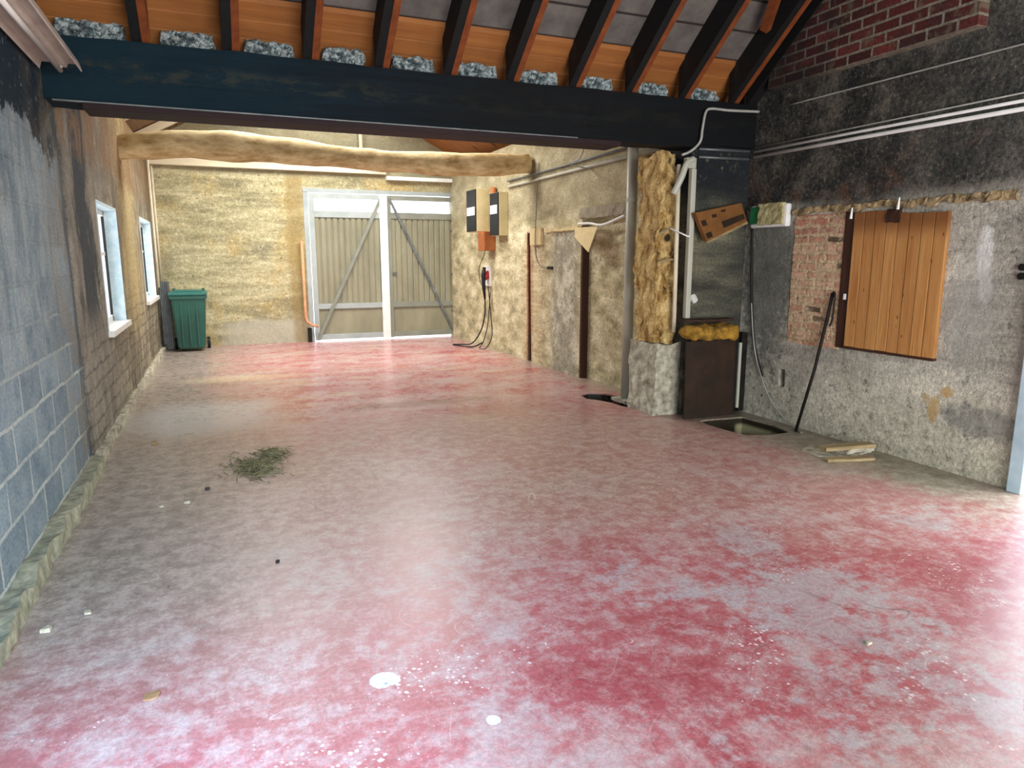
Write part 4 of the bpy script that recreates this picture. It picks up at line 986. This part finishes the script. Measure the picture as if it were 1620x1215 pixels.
# ------------------------------------------------------------------ CARTON and GREEN PACK
def carton():
    e = empty('cardboard_carton', (4.6, 5.74, 1.75), 'flattened brown cardboard carton with dark printed bar hung aslant on the return wall', 'carton')
    A, B, Cc, D = Vector((4.26, 5.66, 2.02)), Vector((4.83, 5.69, 2.13)), Vector((4.89, 5.66, 1.95)), Vector((4.38, 5.62, 1.75))
    MB().prism([A, B, Cc, D], (0, 0.05, 0)).build('panel', 'cardboard', e)
    def on(u, v, dy): return A.lerp(B, u).lerp(D.lerp(Cc, u), v) + Vector((0, dy, 0))
    def patch(u0, u1, v0, v1, mat): MB().prism([on(u0, v0, -0.001), on(u1, v0, -0.001), on(u1, v1, -0.001), on(u0, v1, -0.001)], (0, -0.003, 0)).build('printed_mark', mat, e)
    patch(0.45, 0.97, 0.55, 0.82, 'rust'); patch(0.04, 0.14, 0.3, 0.5, 'rust'); patch(0.04, 0.16, 0.75, 0.93, 'rust'); patch(0.30, 0.40, 0.2, 0.32, 'rust'); patch(0.52, 0.62, 0.12, 0.2, 'rust')
    f = MB().prism([D, Cc, Cc + Vector((0.005, -0.012, -0.02)), D + Vector((0, -0.012, -0.02))], (0, 0.012, 0)).build('flap', 'scrap', e)
carton()
gp = empty('insulation_pack', (XN - 0.06, 5.45, 1.9), 'torn green and white insulation pack hung on the wall left of the brick infill', 'insulation pack')
MB().box((XN - 0.07, 5.18, 1.885), (XN - 0.005, 5.66, 2.10), 0.02).build('wrapper', 'white_plastic', gp)
MB().rough((XN - 0.10, 5.21, 1.91), (XN - 0.05, 5.52, 2.11), 0.025, 0.012, 16, 5).build('wool_filling', 'wool', gp)
MB().rough((XN - 0.085, 5.53, 1.92), (XN - 0.05, 5.65, 2.085), 0.03, 0.006, 9, 9).build('green_film', 'green_film', gp)
cable('corner_cable', 'black', [(4.985, 5.69, 1.88), (4.975, 5.66, 1.6), (4.97, 5.62, 1.2), (4.97, 5.55, 0.76), (4.97, 5.4, 0.42)], 0.013, 'black cable hanging down the corner below the insulation pack', 'cable')
cable('floor_wire', 'wire', [(4.97, 5.66, 1.5), (4.96, 5.55, 0.80), (4.96, 5.40, 0.42), (4.96, 5.2, 0.16), (4.94, 4.92, 0.02), (4.85, 4.72, 0.012)], 0.007, 'thin grey wire curving from the corner down to the floor pit', 'wire')

# ------------------------------------------------------------------ SHUTTER, ROD and small things on near right wall
sh = empty('wooden_shutter', (XN, 4.05, 0.84), 'varnished orange pine plank shutter on the near right wall', 'shutter')
b = MB(); ys = [3.6 + 0.1044 * k for k in range(9)]
for k in range(8):
    b.box((XN - 0.035 + random.uniform(-0.004, 0.004), ys[k] + 0.004, 0.84 + random.uniform(-0.006, 0.006)), (XN - 0.003, ys[k + 1] - 0.001, 1.93 + 0.006 * k + random.uniform(-0.008, 0.008)), 0.003)
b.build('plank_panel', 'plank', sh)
MB().box((XN - 0.02, 4.44, 0.82), (XN, 4.545, 1.99), 0.004).build('jamb', 'dark_brown', sh)['label'] = 'dark brown jamb left of the planks'
MB().box((XN - 0.042, 3.6, 0.82), (XN - 0.003, 4.44, 0.842), 0.003).build('bottom_edge', 'dark_brown', sh)
MB().rough((XN - 0.05, 4.0, 1.87), (XN - 0.03, 4.12, 1.98), 0.02, 0.01, 14, 2).build('torn_lip', 'dark_brown', sh)
b = MB().box((XN - 0.04, 4.462, 1.24), (XN - 0.02, 4.482, 1.29), 0.003)
b.build('latch', 'white_plastic', sh)
rod = empty('iron_rod', (4.8, 4.81, 0), 'bent black iron rod leaning on the wall below the brick infill', 'rod')
MB().tube([(4.87, 4.81, 0.0), (4.94, 4.71, 0.6), (4.965, 4.64, 1.05), (4.965, 4.60, 1.29)], 0.014, 8).build('shaft', 'black_metal', rod, True)
MB().tube(curve_pts([(4.965, 4.60, 1.285), (4.96, 4.585, 1.30), (4.96, 4.57, 1.27), (4.96, 4.575, 1.08), (4.962, 4.60, 1.0)]), 0.008, 8).build('hook', 'black_metal', rod, True)
for k, (z, lab) in enumerate(((1.535, 'upper black round knob on the wall at the right edge'), (1.475, 'lower black round knob on the wall at the right edge'))):
    b = MB().tube([(XN, 3.05, z), (XN - 0.035, 3.05, z)], 0.024, 14)
    tag(b.build('wall_fitting', 'black'), lab, 'knob')
for k, (y, z, lab) in enumerate(((4.02, 2.01, 'small pale splinter standing on the ledge above the shutter'), (4.46, 1.96, 'tiny pale peg at the top of the dark jamb'))):
    b = MB().tube([(XN - 0.05, y, z - 0.04), (XN - 0.055, y - 0.01, z + 0.05)], [0.012, 0.006], 6)
    tag(b.build('wood_peg', 'white_plastic'), lab, 'peg')

# ------------------------------------------------------------------ THINGS ON THE FLOOR
b = MB().prism([(4.42, 4.28, 0), (4.60, 4.36, 0), (4.96, 4.25, 0), (4.93, 4.03, 0), (4.66, 3.98, 0), (4.40, 4.08, 0)], (0, 0, 0.012))
b.rough((4.62, 4.02, 0.012), (4.94, 4.22, 0.05), 0.04, 0.012, 9, 3)
tag(b.build('broken_slab', 'rubble'), 'broken pale slab lying by the right wall under the scrap wood', 'slab')
for k, (p0, p1, w_, h_, lab) in enumerate((((4.45, 4.10), (4.92, 4.02), 0.05, 0.03, 'longer scrap of old wood on the floor by the right wall'), ((4.36, 3.98), (4.74, 3.86), 0.045, 0.022, 'shorter scrap of old wood on the floor in front of the other'))):
    d = Vector((p1[0] - p0[0], p1[1] - p0[1], 0)); n_ = Vector((-d.y, d.x, 0)).normalized() * w_
    zb = 0.05 if k == 0 else 0.002
    P0, P1 = Vector((*p0, zb)), Vector((*p1, zb))
    b = MB().prism([P0 - n_, P0 + n_ * 0.7, P1 + n_, P1 - n_ * 0.8], (0, 0, h_))
    tag(b.build('wood_scrap', 'scrap'), lab, 'wood scrap', 'scraps of wood on the floor')

# raked heap of dry straw and dirt
b = MB(); rr = random.Random(3)
for k in range(620):
    a = rr.uniform(0, 6.283); q = abs(rr.gauss(0, 0.45)); q = min(q, 1.2)
    cx, cy = 0.16 + math.cos(a) * q * 0.27, 5.55 + math.sin(a) * q * 0.42
    if rr.random() < 0.3: cx, cy = 0.30 + math.cos(a) * q * 0.15, 5.85 + math.sin(a) * q * 0.25
    th = rr.uniform(0, 3.14); L = rr.uniform(0.02, 0.07); z = rr.uniform(0.002, 0.02)
    d = Vector((math.cos(th) * L, math.sin(th) * L, rr.uniform(-0.004, 0.014)))
    p = Vector((cx, cy, z)); s_ = Vector((-d.y, d.x, 0)).normalized() * 0.0035
    va = [b.bm.verts.new(p - d - s_), b.bm.verts.new(p - d + s_), b.bm.verts.new(p + d + s_), b.bm.verts.new(p + d - s_), b.bm.verts.new(p + Vector((0, 0, 0.006)))]
    for i in range(4): b.bm.faces.new((va[i], va[(i + 1) % 4], va[4]))
o = b.build('straw_heap', 'straw'); o['kind'] = 'stuff'; o['label'] = 'swept patch of dry grey straw and dirt on the red floor'; o['category'] = 'straw'

b = MB().rough((-0.375, 2.63, 0.0), (-0.305, 2.69, 0.006), 0.012, 0.006, 24, 4, 0.7)
tag(b.build('dry_leaf', 'leaf'), 'orange dry leaf on the red floor at the lower left', 'leaf')
for k, (x, y, s_, mt, lab) in enumerate(((-0.18, 5.12, 0.018, 'black', 'small dark crumb on the floor left of the straw'), (-0.30, 4.88, 0.022, 'rubble', 'pale crumb of plaster on the floor just before the straw'), (-0.45, 4.86, 0.016, 'rubble', 'tiny pale crumb nearest the left wall before the straw'), (0.18, 3.69, 0.013, 'black', 'dark crumb alone on the floor below the straw'), (2.41, 1.9, 0.016, 'rubble', 'white crumb on the red floor at the lower right'), (-0.80, 3.35, 0.024, 'rubble', 'pale crumb near the left skirting, closest to the camera'), (-0.66, 3.45, 0.018, 'rubble', 'pale crumb just right of the one by the left skirting'), (-0.62, 6.6, 0.03, 'scrap', 'small brown crumb beside the left wall below the nearer window'))):
    b = MB().rough((x - s_, y - s_, -0.002), (x + s_, y + s_, s_ * 0.9), s_ * 0.8, s_ * 0.3, 30, k, 0.6)
    tag(b.build('debris_crumb', mt), lab, 'debris')
